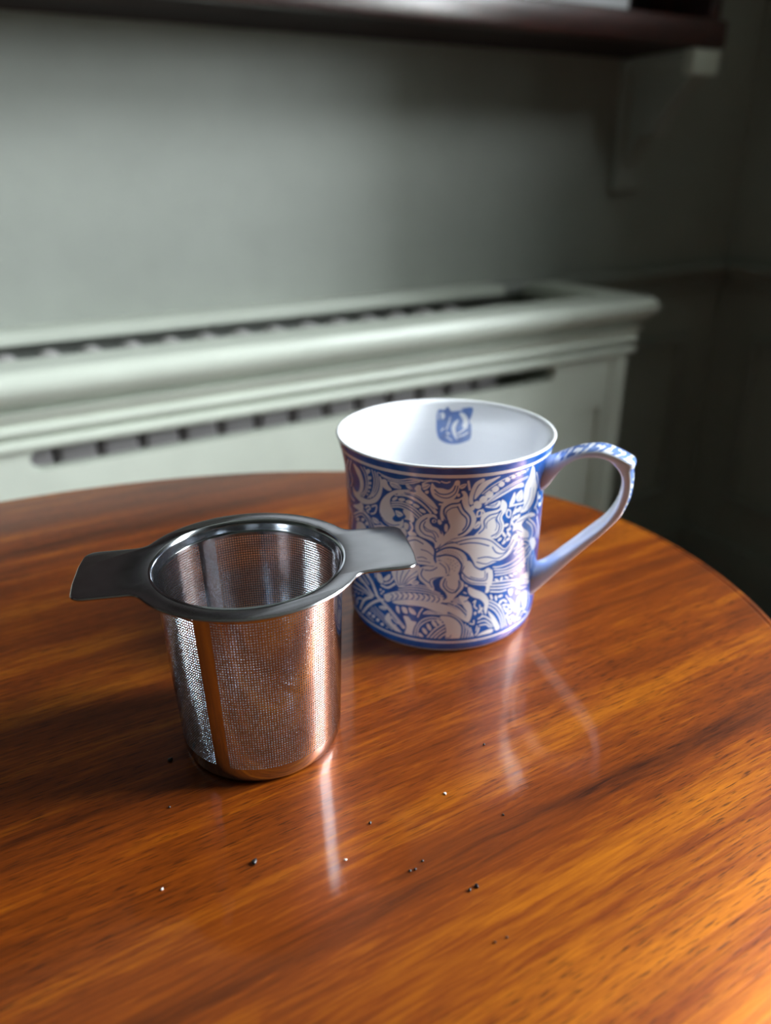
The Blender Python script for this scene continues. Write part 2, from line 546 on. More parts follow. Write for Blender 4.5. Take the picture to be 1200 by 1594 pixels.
for x0, x1 in ((SX1 - .024, SX1 - .002), (SX0 + .002, SX0 + .024)):
    b = MB(so); b.box(x0, x1, SYF + .012, YW - .001, SZ + .036, SZ + .50, .002); b.build('end_panel', M['shelf'], shelf)
b = MB(so); b.box(SX0, SX1, SYF + .006, YW - .001, SZ + .50, SZ + .522, .003); b.build('upper_board', M['shelf'], shelf)

wb = empty('storage_box', (.585, .945, SZ + .0355))
tag(wb, 'white box standing at the front edge of the dark shelf', 'box')
bo = wb.location.copy()
b = MB(bo); b.box(.325, .895, SYF + .006, SYF + .125, SZ + .0357, SZ + .285, .0015); b.build('box_body', M['book'], wb)
b = MB(bo); b.box(.323, .897, SYF + .004, SYF + .127, SZ + .285, SZ + .340, .002); b.build('lid', M['book'], wb)

br = empty('shelf_bracket', (1.06, YW, T0 + .132))
tag(br, 'sage painted scroll bracket under the right end of the dark shelf', 'bracket')
bo = br.location.copy()
b = MB(bo); b.box(1.035, 1.089, YW - .018, YW - .0005, T0 + .134, SZ - .002, .003); b.build('wall_plate', M['wall'], br)
bp_ = [(1.012, .172), (1.007, .176), (1.001, .190), (.994, .203), (.985, .212), (.972, .217), (.957, .219), (.954, .224), (.951, .233), (.946, .242), (.937, .252), (.926, .265), (.914, .278), (.903, .287), (.896, .291), (.896, .311), (1.012, .311)]
b = MB(bo); n = len(bp_)
b.add([(x, y, T0 + z) for x in (1.047, 1.078) for y, z in bp_], [(i, (i + 1) % n, n + (i + 1) % n, n + i) for i in range(n)] + [tuple(range(n)), tuple(range(n, 2 * n))])
auto_smooth(b.build('scroll', M['wall'], br), 50)
b = MB(bo); b.box(1.035, 1.087, .902, 1.012, T0 + .311, SZ - .001, .002); b.build('bearer', M['wall'], br)
b = MB(bo); b.box(1.033, 1.089, .884, .902, T0 + .295, SZ - .001, .002); b.build('end_block', M['sage'], br)  # lighter paint than the bracket stands in for light on this front

# ------------------------------------------------------------------ table
TCX, TCY, TA, TB = -.008, .2456, .3075, .2188
tab = empty('oval_table', (TCX, TCY, 0))
tag(tab, 'oval polished mahogany pedestal table carrying the mug and strainer', 'table')
lathe('table_top', [(-.075, -.022), (-.016, -.022), (-.010, -.020), (-.006, -.016), (-.002, -.010), (-.0005, -.006), (.0, -.003), (-.0006, -.0012), (-.0018, -.0004), (-.0032, -.0002), (-.0037, -.0006), (-.0042, -.0002), (-.0052, 0.0), (-.07, 0.0)], M['table'], tab, 192, (0, 0, T0), ell=(TA, TB, .236))
lathe('column', [(.012, .0), (.060, .0), (.062, .02), (.045, .05), (.028, .09), (.024, .15), (.034, .22), (.040, .28), (.030, .35), (.022, .42), (.026, .48), (.040, .52), (.048, .545), (.07, .556), (.07, .5659), (.01, .5659)], M['table'], tab, 48, (0, 0, .11))
for a in (90, 210, 330):
    pts = [(.035, .20), (.09, .215), (.16, .16), (.22, .07), (.28, .035)]
    b = MB((0, 0, 0))
    rings = []
    for i, (r, z) in enumerate(pts):
        h, w = (.034, .03, .024, .018, .016)[i], (.02, .018, .016, .014, .018)[i]
        rings += [(r, -w, z - h), (r, w, z - h), (r, w, z + h * .3), (r, -w, z + h * .3)]
    fs = [(i * 4 + k, i * 4 + (k + 1) % 4, i * 4 + 4 + (k + 1) % 4, i * 4 + 4 + k) for i in range(4) for k in range(4)] + [(0, 1, 2, 3), (16, 17, 18, 19)]
    ca, sa = math.cos(math.radians(a)), math.sin(math.radians(a))
    zmin = min(q[2] for q in rings)
    b.add([(x * ca - y * sa, x * sa + y * ca, z - zmin) for x, y, z in rings], fs)
    auto_smooth(b.build('leg', M['table'], tab), 45)

# ------------------------------------------------------------------ printed pattern of the mug
PAT = (
    'w 0.0 1806,727 1854,716 1872,686 1873,652 1854,622 1828,600 1859,597 1909,602 1954,621 1987,650 2004,683 2009,718 2023,706 2019,671 2001,634 1966,603 1914,584 1856,573 1799,576 175'
    '4,586 1742,617 1771,605 1810,611 1835,640 1835,670 1816,696;wl 0.54 1881,730 1902,704 1899,666 1879,631 1838,603;wl 0.54 1907,733 1921,708 1915,669 1893,631 1855,601;w 0.0 1948,723'
    ' 1937,715 1923,711 1915,715 1918,723 1930,731 1944,734 1951,731;w 0.0 1951,699 1945,693 1934,688 1924,688 1921,693 1928,700 1939,704 1949,704;w 0.0 1943,676 1938,670 1930,667 1922,'
    '667 1920,671 1925,677 1934,680 1941,680;w 0.0 1934,656 1931,652 1923,649 1917,649 1914,652 1918,657 1925,660 1932,660;w 0.0 1922,638 1919,634 1912,631 1907,631 1905,634 1908,638 19'
    '14,640 1920,640;w 0.0 1907,622 1904,619 1899,616 1894,616 1892,618 1895,622 1900,624 1905,624;wl 0.5 1966,734 1970,703 1958,667 1935,632 1901,606;wl 0.5 1984,732 1985,702 1974,670 '
    '1953,640 1921,611;wl 0.5 1999,730 1998,701 1987,669 1969,643 1941,621;wl 0.69 1747,728 1659,664 1673,625 1645,583;wl 0.59 1785,734 1730,678 1747,648 1716,610;wl 0.59 1681,593 1692,'
    '565 1750,558;w 0.0 2023,706 2050,710 2058,691 2077,673 2057,666 2029,672 2019,680;wl 0.45 2008,733 2058,723 2125,721 2189,733 2249,733;wl 0.45 2025,723 2083,714 2144,715 2202,726 2'
    '239,731;wl 0.4 2060,708 2123,706 2182,713 2235,726;w 0.0 2070,702 2099,708 2123,700 2134,686 2104,683 2079,687;bl 0.23 2080,698 2106,697 2128,689;bl 0.19 2087,690 2108,689 2120,687'
    ';w 0.0 2160,706 2179,707 2194,693 2173,691;bl 0.19 2165,704 2179,700 2190,694;w 0.0 2187,686 2140,683 2091,672 2038,645 2002,612 1989,576 1999,549 2026,532 2067,521 2112,521 2137,5'
    '37 2139,564 2123,553 2091,547 2074,557 2091,571 2080,589 2064,609 2063,632 2084,652 2128,670;bl 0.38 2003,550 2032,535 2076,530 2115,538;bl 0.27 1995,563 2009,538 2044,524 2090,522'
    ';b 0.0 2074,557 2094,575 2124,585 2147,575 2123,557 2102,554;w 0.0 2094,592 2121,591 2138,580 2113,569 2098,577;bl 0.19 2101,585 2116,579 2128,579;wl 1.19 2117,664 2164,675 2217,66'
    '7 2269,643 2314,606;bl 0.3 2149,672 2198,670 2254,650 2302,620;wl 0.59 2143,662 2197,656 2245,634 2288,604;wl 0.54 2095,654 2158,659 2216,645 2264,621 2288,601;w 0.0 2108,647 2106,'
    '641 2096,634 2083,629 2075,630 2076,636 2087,644 2100,648;w 0.0 2152,642 2145,637 2131,633 2117,635 2112,639 2119,645 2134,648 2147,647;w 0.0 2194,634 2186,630 2171,629 2158,632 21'
    '54,638 2162,643 2177,644 2190,640;w 0.0 2229,621 2222,618 2208,619 2197,624 2194,630 2202,633 2216,631 2227,626;w 0.0 2262,603 2254,600 2241,602 2230,608 2228,613 2235,616 2249,614'
    ' 2259,608;wl 0.54 2071,621 2130,629 2191,618 2240,592;wl 0.54 2070,611 2127,620 2184,609 2229,584;wl 0.54 2073,603 2125,610 2176,599 2218,577;w 0.0 2145,604 2186,592 2201,572 2191,'
    '557 2171,565 2145,564 2155,576 2140,591;w 0.0 2207,696 2224,711 2239,708 2242,690 2269,670 2301,647 2324,620 2292,629 2254,650 2222,667 2193,674 2214,683;w 0.0 2245,714 2270,720 22'
    '86,715 2270,699 2251,694;bl 0.23 2249,701 2268,708 2279,715;w 0.0 2258,687 2276,692 2276,681 2264,678;wl 0.5 2248,718 2275,730 2310,733 2332,728;wl 0.4 2244,729 2266,733 2293,736;w'
    ' 0.0 2295,724 2287,696 2301,667 2338,650 2379,649 2404,660 2424,687 2429,732 2408,735 2398,716 2377,699 2346,704 2315,707;bl 0.53 2308,697 2331,682 2367,680 2398,693 2408,714;bl 0.'
    '42 2310,681 2342,667 2379,666 2410,684 2421,714;wl 0.79 2334,639 2375,638 2398,649;wl 0.5 2341,732 2363,727 2380,731;w 0.0 2274,598 2311,595 2322,579 2302,587 2283,579 2286,561 231'
    '3,548 2346,532 2357,509 2341,479 2315,461 2309,483 2275,496 2231,506 2209,526 2210,559 2235,583;bl 0.46 2269,581 2238,561 2231,535 2258,514 2297,506 2319,489;bl 0.38 2260,566 2251,'
    '548 2265,530 2299,524 2316,502;bl 0.34 2255,547 2275,535 2313,528 2330,508;bl 0.53 2289,575 2298,554 2329,545 2346,523;w 0.0 2318,571 2314,566 2306,564 2298,565 2295,570 2298,576 2'
    '306,578 2314,576;b 0.0 2301,572 2309,575 2313,570 2306,566;w 0.0 2342,559 2334,559 2327,564 2324,572 2327,577 2335,578 2343,572 2346,565;w 0.0 2379,546 2376,534 2370,529 2363,534 2'
    '360,545 2362,557 2369,562 2376,557;wl 0.99 2349,578 2344,610 2366,640 2384,647;wl 0.54 2383,625 2358,607 2363,585 2383,571;wl 0.69 1877,560 1906,574 1916,565 1888,550 1904,547;wl 0'
    '.69 1932,578 1968,589 1956,559 1923,546;w 0.0 1930,532 1965,536 1987,522 1950,514;bl 0.23 1940,530 1961,526 1980,523;w 0.0 1733,533 1797,555 1836,572 1857,559 1837,531 1796,532;wl '
    '0.5 1845,548 1879,537 1918,524 1953,498;wl 0.59 1742,500 1835,534 1895,526 1928,492;wl 0.5 1754,489 1834,522 1882,513 1908,488;w 0.0 1810,495 1803,488 1789,482 1774,480 1768,484 17'
    '75,491 1791,498 1804,499;w 0.0 1863,508 1858,501 1845,496 1834,495 1829,499 1834,506 1847,511 1858,512;w 0.0 1898,500 1893,493 1883,488 1872,488 1868,492 1873,499 1884,504 1894,504'
    ';w 0.0 1776,472 1831,489 1871,480 1861,456 1772,432;wl 0.69 1680,507 1711,485 1682,421;wl 0.5 1650,515 1664,479 1618,401;wl 0.69 1946,499 2000,513 2067,513 2118,518;wl 0.45 1994,52'
    '6 2019,516 2067,516;w 0.0 2145,551 2168,547 2163,524 2144,529;wl 0.69 2181,555 2191,535 2181,515 2206,510;w 0.0 2123,522 2144,529 2158,512 2155,497;w 0.0 2163,515 2191,520 2211,513'
    ' 2211,505 2176,503;w 0.0 2163,492 2206,502 2246,494 2285,476 2308,452 2306,418 2322,391 2297,388 2257,390 2217,392 2196,416 2181,452;bl 0.46 2171,479 2209,488 2249,476;bl 0.34 2239'
    ',452 2274,446 2303,431;bl 0.34 2219,416 2247,421 2269,415;bl 0.3 2222,403 2262,404 2289,400;w 0.0 2338,617 2351,646 2388,658 2427,661 2451,672 2440,690 2458,691 2475,670 2482,637 2'
    '506,609 2526,582 2520,553 2496,528 2456,510 2399,500 2345,472 2356,509 2388,544 2383,567 2349,590;bl 0.65 2378,571 2357,600 2360,623 2391,640 2430,644 2442,654;bl 0.72 2440,650 245'
    '7,618 2491,588 2493,557 2467,529 2436,517;bl 0.38 2373,582 2368,607 2394,624 2426,628;bl 0.57 2425,629 2445,603 2474,580 2474,554 2457,535;w 0.0 2435,676 2433,671 2427,669 2421,671'
    ' 2419,676 2421,681 2426,683 2432,681;w 0.0 2429,714 2450,722 2464,720 2452,705 2435,702;bl 0.23 2438,711 2456,717;wl 0.79 2470,731 2476,712 2481,697;wl 1.49 2495,642 2491,659 2499,'
    '692 2514,719 2542,731;w 0.0 2511,655 2515,691 2542,722 2592,733 2636,737 2577,710 2540,677;bl 0.3 2545,677 2584,703 2639,726 2706,736;wl 0.45 2550,675 2594,700 2651,720 2719,732 28'
    '18,737;wl 0.35 2561,670 2606,693 2664,711 2728,722 2815,730;w 0.0 2552,630 2547,619 2531,616 2514,622 2507,634 2512,645 2528,648 2544,642;w 0.0 2512,628 2516,622 2513,615 2504,611 '
    '2495,613 2491,620 2494,627 2503,631;w 0.0 2579,659 2581,648 2571,639 2554,636 2540,642 2537,653 2548,663 2565,665;bl 0.34 2562,669 2580,659 2584,645 2575,635;w 0.0 2609,676 2612,66'
    '5 2602,656 2585,654 2571,660 2569,671 2578,680 2594,682;bl 0.34 2591,686 2610,676 2615,662 2606,653;w 0.0 2637,694 2641,684 2633,676 2617,674 2603,680 2600,690 2608,698 2624,700;bl'
    ' 0.34 2621,704 2638,694 2644,681 2637,673;w 0.0 2667,709 2670,700 2663,693 2649,692 2637,697 2633,706 2640,713 2654,715;bl 0.34 2651,718 2667,709 2673,697 2666,690;w 0.0 2697,721 2'
    '701,714 2695,708 2683,707 2671,712 2668,719 2674,725 2686,726;bl 0.34 2684,729 2698,721 2703,711 2698,705;w 0.0 2730,727 2734,721 2728,716 2717,715 2708,719 2704,726 2710,731 2720,'
    '731;bl 0.34 2718,734 2731,727 2736,718 2731,714;w 0.0 2765,731 2768,725 2764,721 2754,721 2745,725 2742,730 2747,734 2756,734;bl 0.34 2754,736 2766,730 2770,723 2766,720;w 0.0 2803'
    ',733 2806,729 2802,725 2793,726 2785,729 2782,733 2786,736 2795,736;bl 0.34 2793,738 2803,733 2808,727 2804,724;wl 0.4 2577,639 2623,663 2683,685 2749,700 2829,705;wl 0.35 2571,634'
    ' 2629,659 2691,679 2759,693 2832,699;w 0.0 2566,627 2625,653 2699,672 2788,686 2813,665 2748,670 2690,659 2632,644;bl 0.23 2586,633 2646,657 2711,671;w 0.0 2572,621 2608,627 2655,6'
    '35 2663,619 2636,609 2593,614;bl 0.38 2587,623 2619,622 2645,629;bl 0.27 2603,616 2630,617 2640,626;w 0.0 2844,743 2846,701 2827,668 2825,620 2836,588 2810,560 2872,556 2935,580 29'
    '58,627 2916,682 2870,730;bl 0.38 2884,645 2879,601 2836,570;bl 0.34 2921,636 2921,591 2879,564;wl 0.89 2989,601 2996,565 2963,543;wl 0.59 2984,538 3028,503;wl 0.64 2530,585 2533,60'
    '5 2553,607 2552,589 2537,585;wl 0.59 2558,610 2569,598;w 0.0 2515,545 2536,565 2552,560 2545,542 2523,537;bl 0.23 2523,544 2542,553;w 0.0 2550,567 2559,592 2590,598 2654,602 2664,6'
    '19 2671,637 2702,617 2704,588 2679,566 2696,534 2690,505 2649,484 2567,498 2515,504 2549,531 2557,545;bl 0.57 2546,517 2575,536 2572,565 2602,583 2645,586 2666,593;bl 0.57 2669,592'
    ' 2644,564 2666,535 2656,507 2620,497;bl 0.34 2587,533 2589,556 2619,570 2641,571;bl 0.3 2676,585 2664,561 2680,533 2673,508 2643,492;bl 0.3 2636,565 2650,534 2640,517;w 0.0 2721,60'
    '9 2736,637 2750,655 2761,625 2747,606;w 0.0 2764,639 2804,654 2822,613 2779,611;bl 0.27 2778,617 2792,634 2802,647;bl 0.23 2789,613 2806,622;wl 0.79 2725,602 2771,600 2815,596 2834'
    ',596;wl 0.59 2711,579 2714,590 2735,579 2731,557 2712,564 2705,580;w 0.0 2783,582 2787,575 2780,566 2766,562 2755,563 2751,570 2758,578 2771,583;w 0.0 2816,584 2820,577 2812,569 27'
    '98,565 2785,566 2782,573 2789,582 2803,586;w 0.0 2782,553 2784,547 2775,540 2761,536 2750,537 2749,544 2757,551 2770,555;w 0.0 2811,554 2813,548 2804,541 2789,538 2778,540 2775,546'
    ' 2784,553 2799,556;w 0.0 2726,531 2725,526 2715,522 2702,522 2694,525 2695,530 2704,534 2717,534;w 0.0 2748,510 2747,505 2737,501 2724,501 2715,505 2716,510 2726,513 2739,513;w 0.0'
    ' 2768,513 2758,517 2746,526 2739,536 2742,540 2752,537 2764,528 2771,518;w 0.0 2710,479 2701,482 2690,491 2684,501 2687,506 2696,503 2707,494 2713,484;w 0.0 2747,473 2736,476 2725,'
    '485 2719,495 2721,500 2731,497 2743,488 2749,478;w 0.0 2685,481 2686,476 2679,471 2669,469 2661,471 2660,476 2667,481 2678,483;w 0.0 2715,463 2716,458 2708,453 2697,451 2690,454 26'
    '89,459 2696,463 2707,465;w 0.0 2743,471 2744,465 2736,461 2725,460 2717,462 2716,467 2723,472 2735,473;wl 0.4 2778,600 2750,561 2737,516 2699,463;w 0.0 2761,492 2774,527 2825,540 2'
    '925,534 2978,508 2879,522 2831,507 2851,487 2907,456 2908,433 2831,456 2788,490;bl 0.53 2763,490 2795,491 2841,473;bl 0.3 2790,524 2836,525 2907,525;wl 0.59 2877,508 2941,473 2963,'
    '435 2923,411;wl 0.59 2900,514 2988,464 3020,415 2964,388;wl 0.99 3016,491 3058,435 3058,392;w 0.0 2324,458 2371,489 2442,505 2530,509 2615,490 2669,458 2711,432 2745,446 2762,473 2'
    '805,475 2801,451 2776,425 2751,403 2710,390 2642,383 2565,372 2539,378 2516,411 2484,443 2420,464 2353,453 2324,437;bl 0.46 2329,460 2376,481 2428,488 2481,497 2546,497 2616,479 26'
    '70,445 2709,425 2747,435 2775,457;bl 0.5 2443,478 2497,482 2553,475 2607,459;bl 0.5 2630,451 2655,425 2698,413 2735,422;bl 0.46 2547,414 2600,414 2663,398 2711,407 2748,427;bl 0.42'
    ' 2542,399 2597,385 2641,391 2701,382 2745,397;wl 0.54 2787,395 2822,418 2869,433 2911,419;wl 0.54 2794,447 2817,446 2813,424 2784,415;wl 0.5 2827,409 2863,419 2898,406;wl 0.5 2810,'
    '394 2850,396 2905,397;wl 0.5 2830,369 2880,380 2926,399;wl 0.89 2988,397 2960,357 2887,346;w 0.0 2324,438 2367,459 2415,461 2464,443 2488,413 2485,391 2465,378 2449,358 2400,352 23'
    '80,359 2384,378 2364,397 2325,408;bl 0.76 2319,445 2367,464 2415,465 2464,449 2498,416 2523,386 2566,364;bl 0.69 2325,428 2373,436 2421,427 2456,398 2454,373 2446,358;bl 0.99 2340,'
    '410 2368,399 2388,377 2381,354;bl 0.53 2488,421 2492,398 2468,380;bl 0.3 2324,449 2352,472 2390,491 2433,481;bl 0.23 2331,415 2333,414;bl 0.23 2318,420 2321,420;bl 0.23 2335,422 23'
    '38,421;bl 0.23 2325,429 2327,428;bl 0.23 2341,428 2343,428;bl 0.23 2333,436 2335,436;bl 0.23 2348,434 2351,433;bl 0.23 2343,443 2345,442;bl 0.23 2357,438 2359,438;bl 0.23 2354,448 '
    '2357,447;bl 0.23 2366,442 2369,441;bl 0.23 2367,451 2369,451;bl 0.23 2377,444 2379,443;bl 0.23 2380,453 2383,452;bl 0.23 2387,444 2390,444;bl 0.23 2394,453 2396,452;bl 0.23 2398,44'
    '4 2400,443;bl 0.23 2407,451 2410,450;bl 0.23 2408,441 2411,441;bl 0.23 2420,447 2423,447;bl 0.23 2418,438 2421,437;bl 0.23 2432,442 2434,441;bl 0.23 2427,433 2430,433;bl 0.23 2442,'
    '436 2445,435;bl 0.23 2435,428 2437,427;bl 0.23 2451,428 2454,427;bl 0.23 2441,421 2443,420;bl 0.23 2458,419 2461,419;bl 0.23 2445,414 2448,413;bl 0.23 2463,410 2465,409;bl 0.23 244'
    '8,407 2450,406;bl 0.23 2465,401 2467,400;bl 0.23 2449,399 2451,398;bl 0.23 2464,391 2467,390;bl 0.23 2398,405 2401,404;bl 0.23 2412,412 2415,412;bl 0.23 2422,399 2425,398;bl 0.23 2'
    '408,392 2411,391;bl 0.23 2423,384 2426,383;bl 0.23 2406,378 2409,378;bl 0.23 2435,391 2438,390;bl 0.23 2419,370 2422,370;bl 0.23 2397,416 2400,416;bl 0.23 2383,420 2386,419;bl 0.23'
    ' 2432,404 2435,404;bl 0.23 2393,396 2396,395;w 0.0 2473,382 2490,408 2511,400 2534,376 2577,359 2612,367 2635,348 2643,315 2629,286 2625,263 2601,261 2603,290 2560,299 2515,309 248'
    '3,323 2459,348;bl 0.53 2461,363 2490,339 2543,321 2602,316 2607,344;bl 0.34 2508,340 2553,327 2593,326 2592,356;bl 0.34 2470,344 2501,318 2554,307 2606,300;wl 0.79 2633,352 2639,32'
    '0 2633,293;bl 0.3 2521,293 2551,284 2594,281;w 0.0 2381,348 2439,356 2451,331 2472,318 2471,295 2438,267 2414,245 2390,233 2355,237 2385,254 2374,277 2347,300 2346,324 2365,344;bl '
    '0.53 2372,336 2362,309 2384,285 2418,276 2446,299 2446,327;bl 0.3 2379,326 2380,305 2402,290 2422,287;bl 0.53 2455,358 2459,334 2479,316;bl 0.3 2453,323 2456,300 2428,273;w 0.0 232'
    '6,408 2360,409 2385,386 2391,363 2376,348 2342,341 2304,324 2314,291 2304,280 2283,293 2257,311 2232,326 2225,350 2236,375 2272,386 2312,386;bl 0.5 2250,372 2240,348 2258,328 2286,'
    '315;bl 0.46 2260,368 2297,369 2326,383;bl 0.38 2352,343 2318,338 2291,328 2291,310 2303,297;bl 0.38 2340,402 2370,382 2378,359;w 0.0 2500,297 2540,282 2584,265 2616,240 2629,214 26'
    '22,187 2613,163 2598,190 2600,210 2575,234 2532,250 2504,269;wl 0.69 2482,306 2492,301;wl 0.5 2476,275 2489,270;w 0.0 2449,260 2490,254 2506,253 2497,241 2519,220 2529,187 2523,159'
    ' 2508,140 2491,158 2499,186 2476,215;bl 0.38 2498,238 2481,235;wl 0.45 2414,242 2444,252 2475,251;wl 0.45 2419,235 2444,245 2475,242;wl 0.45 2423,229 2445,238 2476,232;wl 0.45 2427'
    ',222 2445,231 2476,223;w 0.0 2067,202 2132,223 2223,234 2300,233 2366,226 2426,210 2474,183 2503,142 2449,168 2393,193 2385,180 2326,192 2250,208 2165,205 2097,197;wl 0.45 2391,226'
    ' 2447,205 2490,170;wl 0.45 2400,234 2451,217 2500,179;wl 2.87 2030,208 2068,224 2143,242 2249,250 2343,244;bl 0.46 2054,234 2070,229 2069,219 2055,208;bl 0.46 2088,244 2103,238 210'
    '2,228 2088,218;bl 0.46 2121,252 2135,245 2134,236 2122,225;bl 0.46 2153,257 2167,250 2166,240 2154,230;bl 0.46 2185,260 2199,253 2198,243 2186,234;bl 0.46 2216,262 2229,255 2229,24'
    '6 2217,236;bl 0.46 2245,263 2259,256 2258,246 2247,237;bl 0.46 2274,263 2288,255 2287,245 2276,237;bl 0.46 2303,261 2316,253 2315,244 2304,235;bl 0.46 2329,260 2342,251 2341,242 23'
    '30,234;wl 0.45 2010,217 2086,248 2176,268 2274,271 2365,253;wl 0.45 2109,264 2197,281 2279,280 2359,262;wl 0.45 2132,278 2207,292 2279,289 2344,273;wl 0.4 2218,301 2259,299 2294,29'
    '2;w 0.0 2064,333 2110,347 2176,366 2228,378 2218,338 2192,309 2143,285 2112,274 2089,293;bl 0.34 2110,282 2097,312 2100,341;bl 0.34 2118,284 2122,319 2138,351;bl 0.34 2127,286 2146'
    ',321 2176,360;bl 0.34 2138,288 2168,324 2217,359;bl 0.34 2150,292 2181,320 2223,339;wl 0.89 2178,310 2197,300 2223,311;w 0.0 2222,317 2221,310 2212,303 2200,299 2193,301 2194,307 2'
    '203,314 2214,318;bl 0.23 2197,303 2218,313;wl 0.59 2232,374 2222,383 2202,375;w 0.0 1957,301 1987,306 2007,276 1985,264 1959,277;w 0.0 2006,289 2051,320 2054,302 2025,283;wl 0.89 1'
    '992,257 2037,257 2085,284;wl 0.69 2013,270 2051,284 2075,306;wl 0.5 1944,297 1947,282;w 0.0 1992,237 1990,233 1984,230 1978,230 1976,233 1978,237 1984,240 1990,240;w 0.0 2012,234 2'
    '010,230 2004,227 1998,227 1996,230 1999,234 2004,237 2010,237;w 0.0 1999,222 1996,218 1990,215 1984,215 1982,218 1985,222 1990,225 1996,225;wl 1.49 1950,203 2048,161 2137,100;bl 0.'
    '19 1969,198 2054,160 2131,103;wl 1.68 1865,275 1914,249 1949,209;bl 0.23 1886,261 1925,231;wl 1.19 1780,236 1857,219 1923,192;wl 0.69 1826,255 1884,232;wl 0.79 1693,183 1826,195 19'
    '15,188;wl 0.5 1643,145 1803,177 1898,182;wl 0.45 1747,225 1817,219;wl 1.09 1797,67 1878,132 1946,173 2000,194;wl 1.09 1778,84 1834,145 1911,182;wl 0.59 1730,104 1761,128 1811,141;w'
    'l 0.54 1717,81 1745,105;w 0.0 1736,149 1731,145 1720,139 1709,137 1705,138 1711,143 1722,148 1732,150;w 0.0 1776,155 1772,151 1764,147 1755,145 1752,146 1756,150 1765,155 1773,156;'
    'w 0.0 1823,169 1819,165 1812,161 1805,160 1803,162 1806,165 1813,169 1820,170;w 0.0 1698,118 1692,113 1678,107 1664,102 1658,103 1665,108 1680,115 1693,119;w 0.0 2020,129 2047,145 '
    '2059,109 2097,92 2135,64 2082,72 2040,91 2012,106;w 0.0 1898,98 1888,91 1874,88 1865,90 1867,96 1877,103 1891,106 1899,104;w 0.0 1933,95 1924,89 1912,86 1904,89 1905,95 1915,101 19'
    '27,104 1934,101;w 0.0 1969,89 1960,83 1949,80 1942,83 1943,90 1952,95 1963,98 1970,95;w 0.0 2002,77 1994,72 1983,70 1976,73 1978,79 1986,85 1997,86 2003,83;w 0.0 2034,66 2027,61 20'
    '17,59 2010,63 2012,69 2020,74 2029,76 2036,73;wl 0.4 1908,133 1987,116 2058,88 2118,60;wl 0.4 1933,144 2001,124 2059,101;wl 0.4 1895,120 1972,107 2033,85 2093,57;wl 0.45 1845,82 19'
    '31,69 2002,55 2079,44;wl 0.4 1816,68 1912,56 1993,43 2052,37;w 0.0 1967,152 2002,168 2029,160 2002,149;bl 0.19 1981,154 2015,158;wl 0.59 2060,134 2084,115 2108,111;w 0.0 2067,128 2'
    '065,124 2059,122 2054,122 2052,124 2054,128 2060,130 2065,130;w 0.0 2091,99 2089,96 2083,94 2078,94 2076,96 2078,100 2084,102 2089,102;w 0.0 2091,186 2109,186 2114,158 2094,165;w 0'
    '.0 2126,189 2154,190 2162,167 2137,167;w 0.0 2170,195 2203,185 2213,168 2181,172;bl 0.19 2179,190 2205,173;wl 0.59 2224,160 2234,181 2250,199;w 0.0 2253,177 2281,194 2332,189 2362,'
    '180 2301,179;bl 0.23 2266,180 2296,189 2332,184;w 0.0 2137,150 2166,153 2187,138 2216,135 2202,111 2192,80 2200,63 2140,57 2155,99 2151,124;wl 0.5 2205,69 2214,109 2248,148 2302,16'
    '5 2358,161;wl 0.5 2220,71 2228,110 2259,138 2302,154 2358,151;w 0.0 2256,61 2246,60 2234,68 2228,79 2230,88 2240,88 2252,80 2258,69;w 0.0 2277,87 2267,87 2256,94 2249,105 2251,113 '
    '2261,113 2273,105 2279,94;w 0.0 2299,106 2290,107 2279,116 2274,127 2277,135 2287,134 2297,125 2302,114;w 0.0 2332,124 2322,124 2310,131 2302,142 2304,150 2313,150 2325,143 2333,13'
    '2;w 0.0 2361,135 2351,134 2338,140 2330,150 2330,158 2339,159 2352,153 2361,143;wl 0.64 2275,67 2318,110 2371,141;wl 0.64 2296,68 2334,101 2375,125;wl 0.64 2319,70 2349,95 2377,110'
    ';wl 0.64 2345,71 2365,85 2380,94;w 0.0 2354,174 2407,170 2450,147 2470,118 2466,76 2446,64 2396,66 2381,76 2385,108 2374,141 2352,161;bl 0.3 2383,76 2406,75 2412,87;wl 0.45 2361,18'
    '2 2412,178 2459,154 2481,126 2483,92 2475,65;wl 0.5 2491,133 2501,103 2491,64;wl 0.5 2505,124 2517,98 2507,65;wl 0.5 2522,114 2531,88 2520,65;wl 0.59 2534,88 2544,67;wl 0.69 2568,1'
    '50 2604,156 2654,126 2674,99;wl 0.59 2567,134 2609,136 2649,111 2657,98;wl 0.59 2579,119 2619,117 2644,100;wl 0.5 2582,154 2592,163;w 0.0 2554,67 2599,86 2658,90 2667,74 2613,67 25'
    '61,63;wl 0.69 2574,108 2570,92 2557,78;wl 0.45 2562,118 2558,97;wl 0.59 2533,227 2546,233 2540,210 2557,196;wl 0.5 2572,210 2579,189 2592,171;w 0.0 2554,174 2550,170 2544,170 2540,'
    '174 2540,180 2544,184 2550,184 2555,180;w 0.0 2579,179 2574,175 2568,175 2564,179 2564,185 2568,189 2575,189 2579,185;w 0.0 2592,189 2587,185 2581,185 2577,189 2577,195 2581,199 25'
    '88,199 2592,195;wl 0.59 2518,135 2540,129 2541,145;wl 0.59 2633,222 2685,195 2732,150 2765,81;wl 0.59 2633,208 2683,180 2725,133 2748,79;wl 0.59 2631,194 2675,167 2713,124 2733,76;'
    'w 0.0 2625,177 2664,150 2696,115 2717,80 2685,77 2671,108 2646,141;w 0.0 2650,223 2642,226 2635,235 2632,244 2635,248 2643,245 2650,236 2653,227;w 0.0 2678,212 2671,217 2665,226 26'
    '65,235 2669,238 2677,234 2682,224 2683,216;w 0.0 2721,228 2718,224 2707,222 2693,224 2685,228 2688,232 2699,234 2713,233;w 0.0 2759,189 2750,189 2735,196 2723,204 2721,210 2729,210'
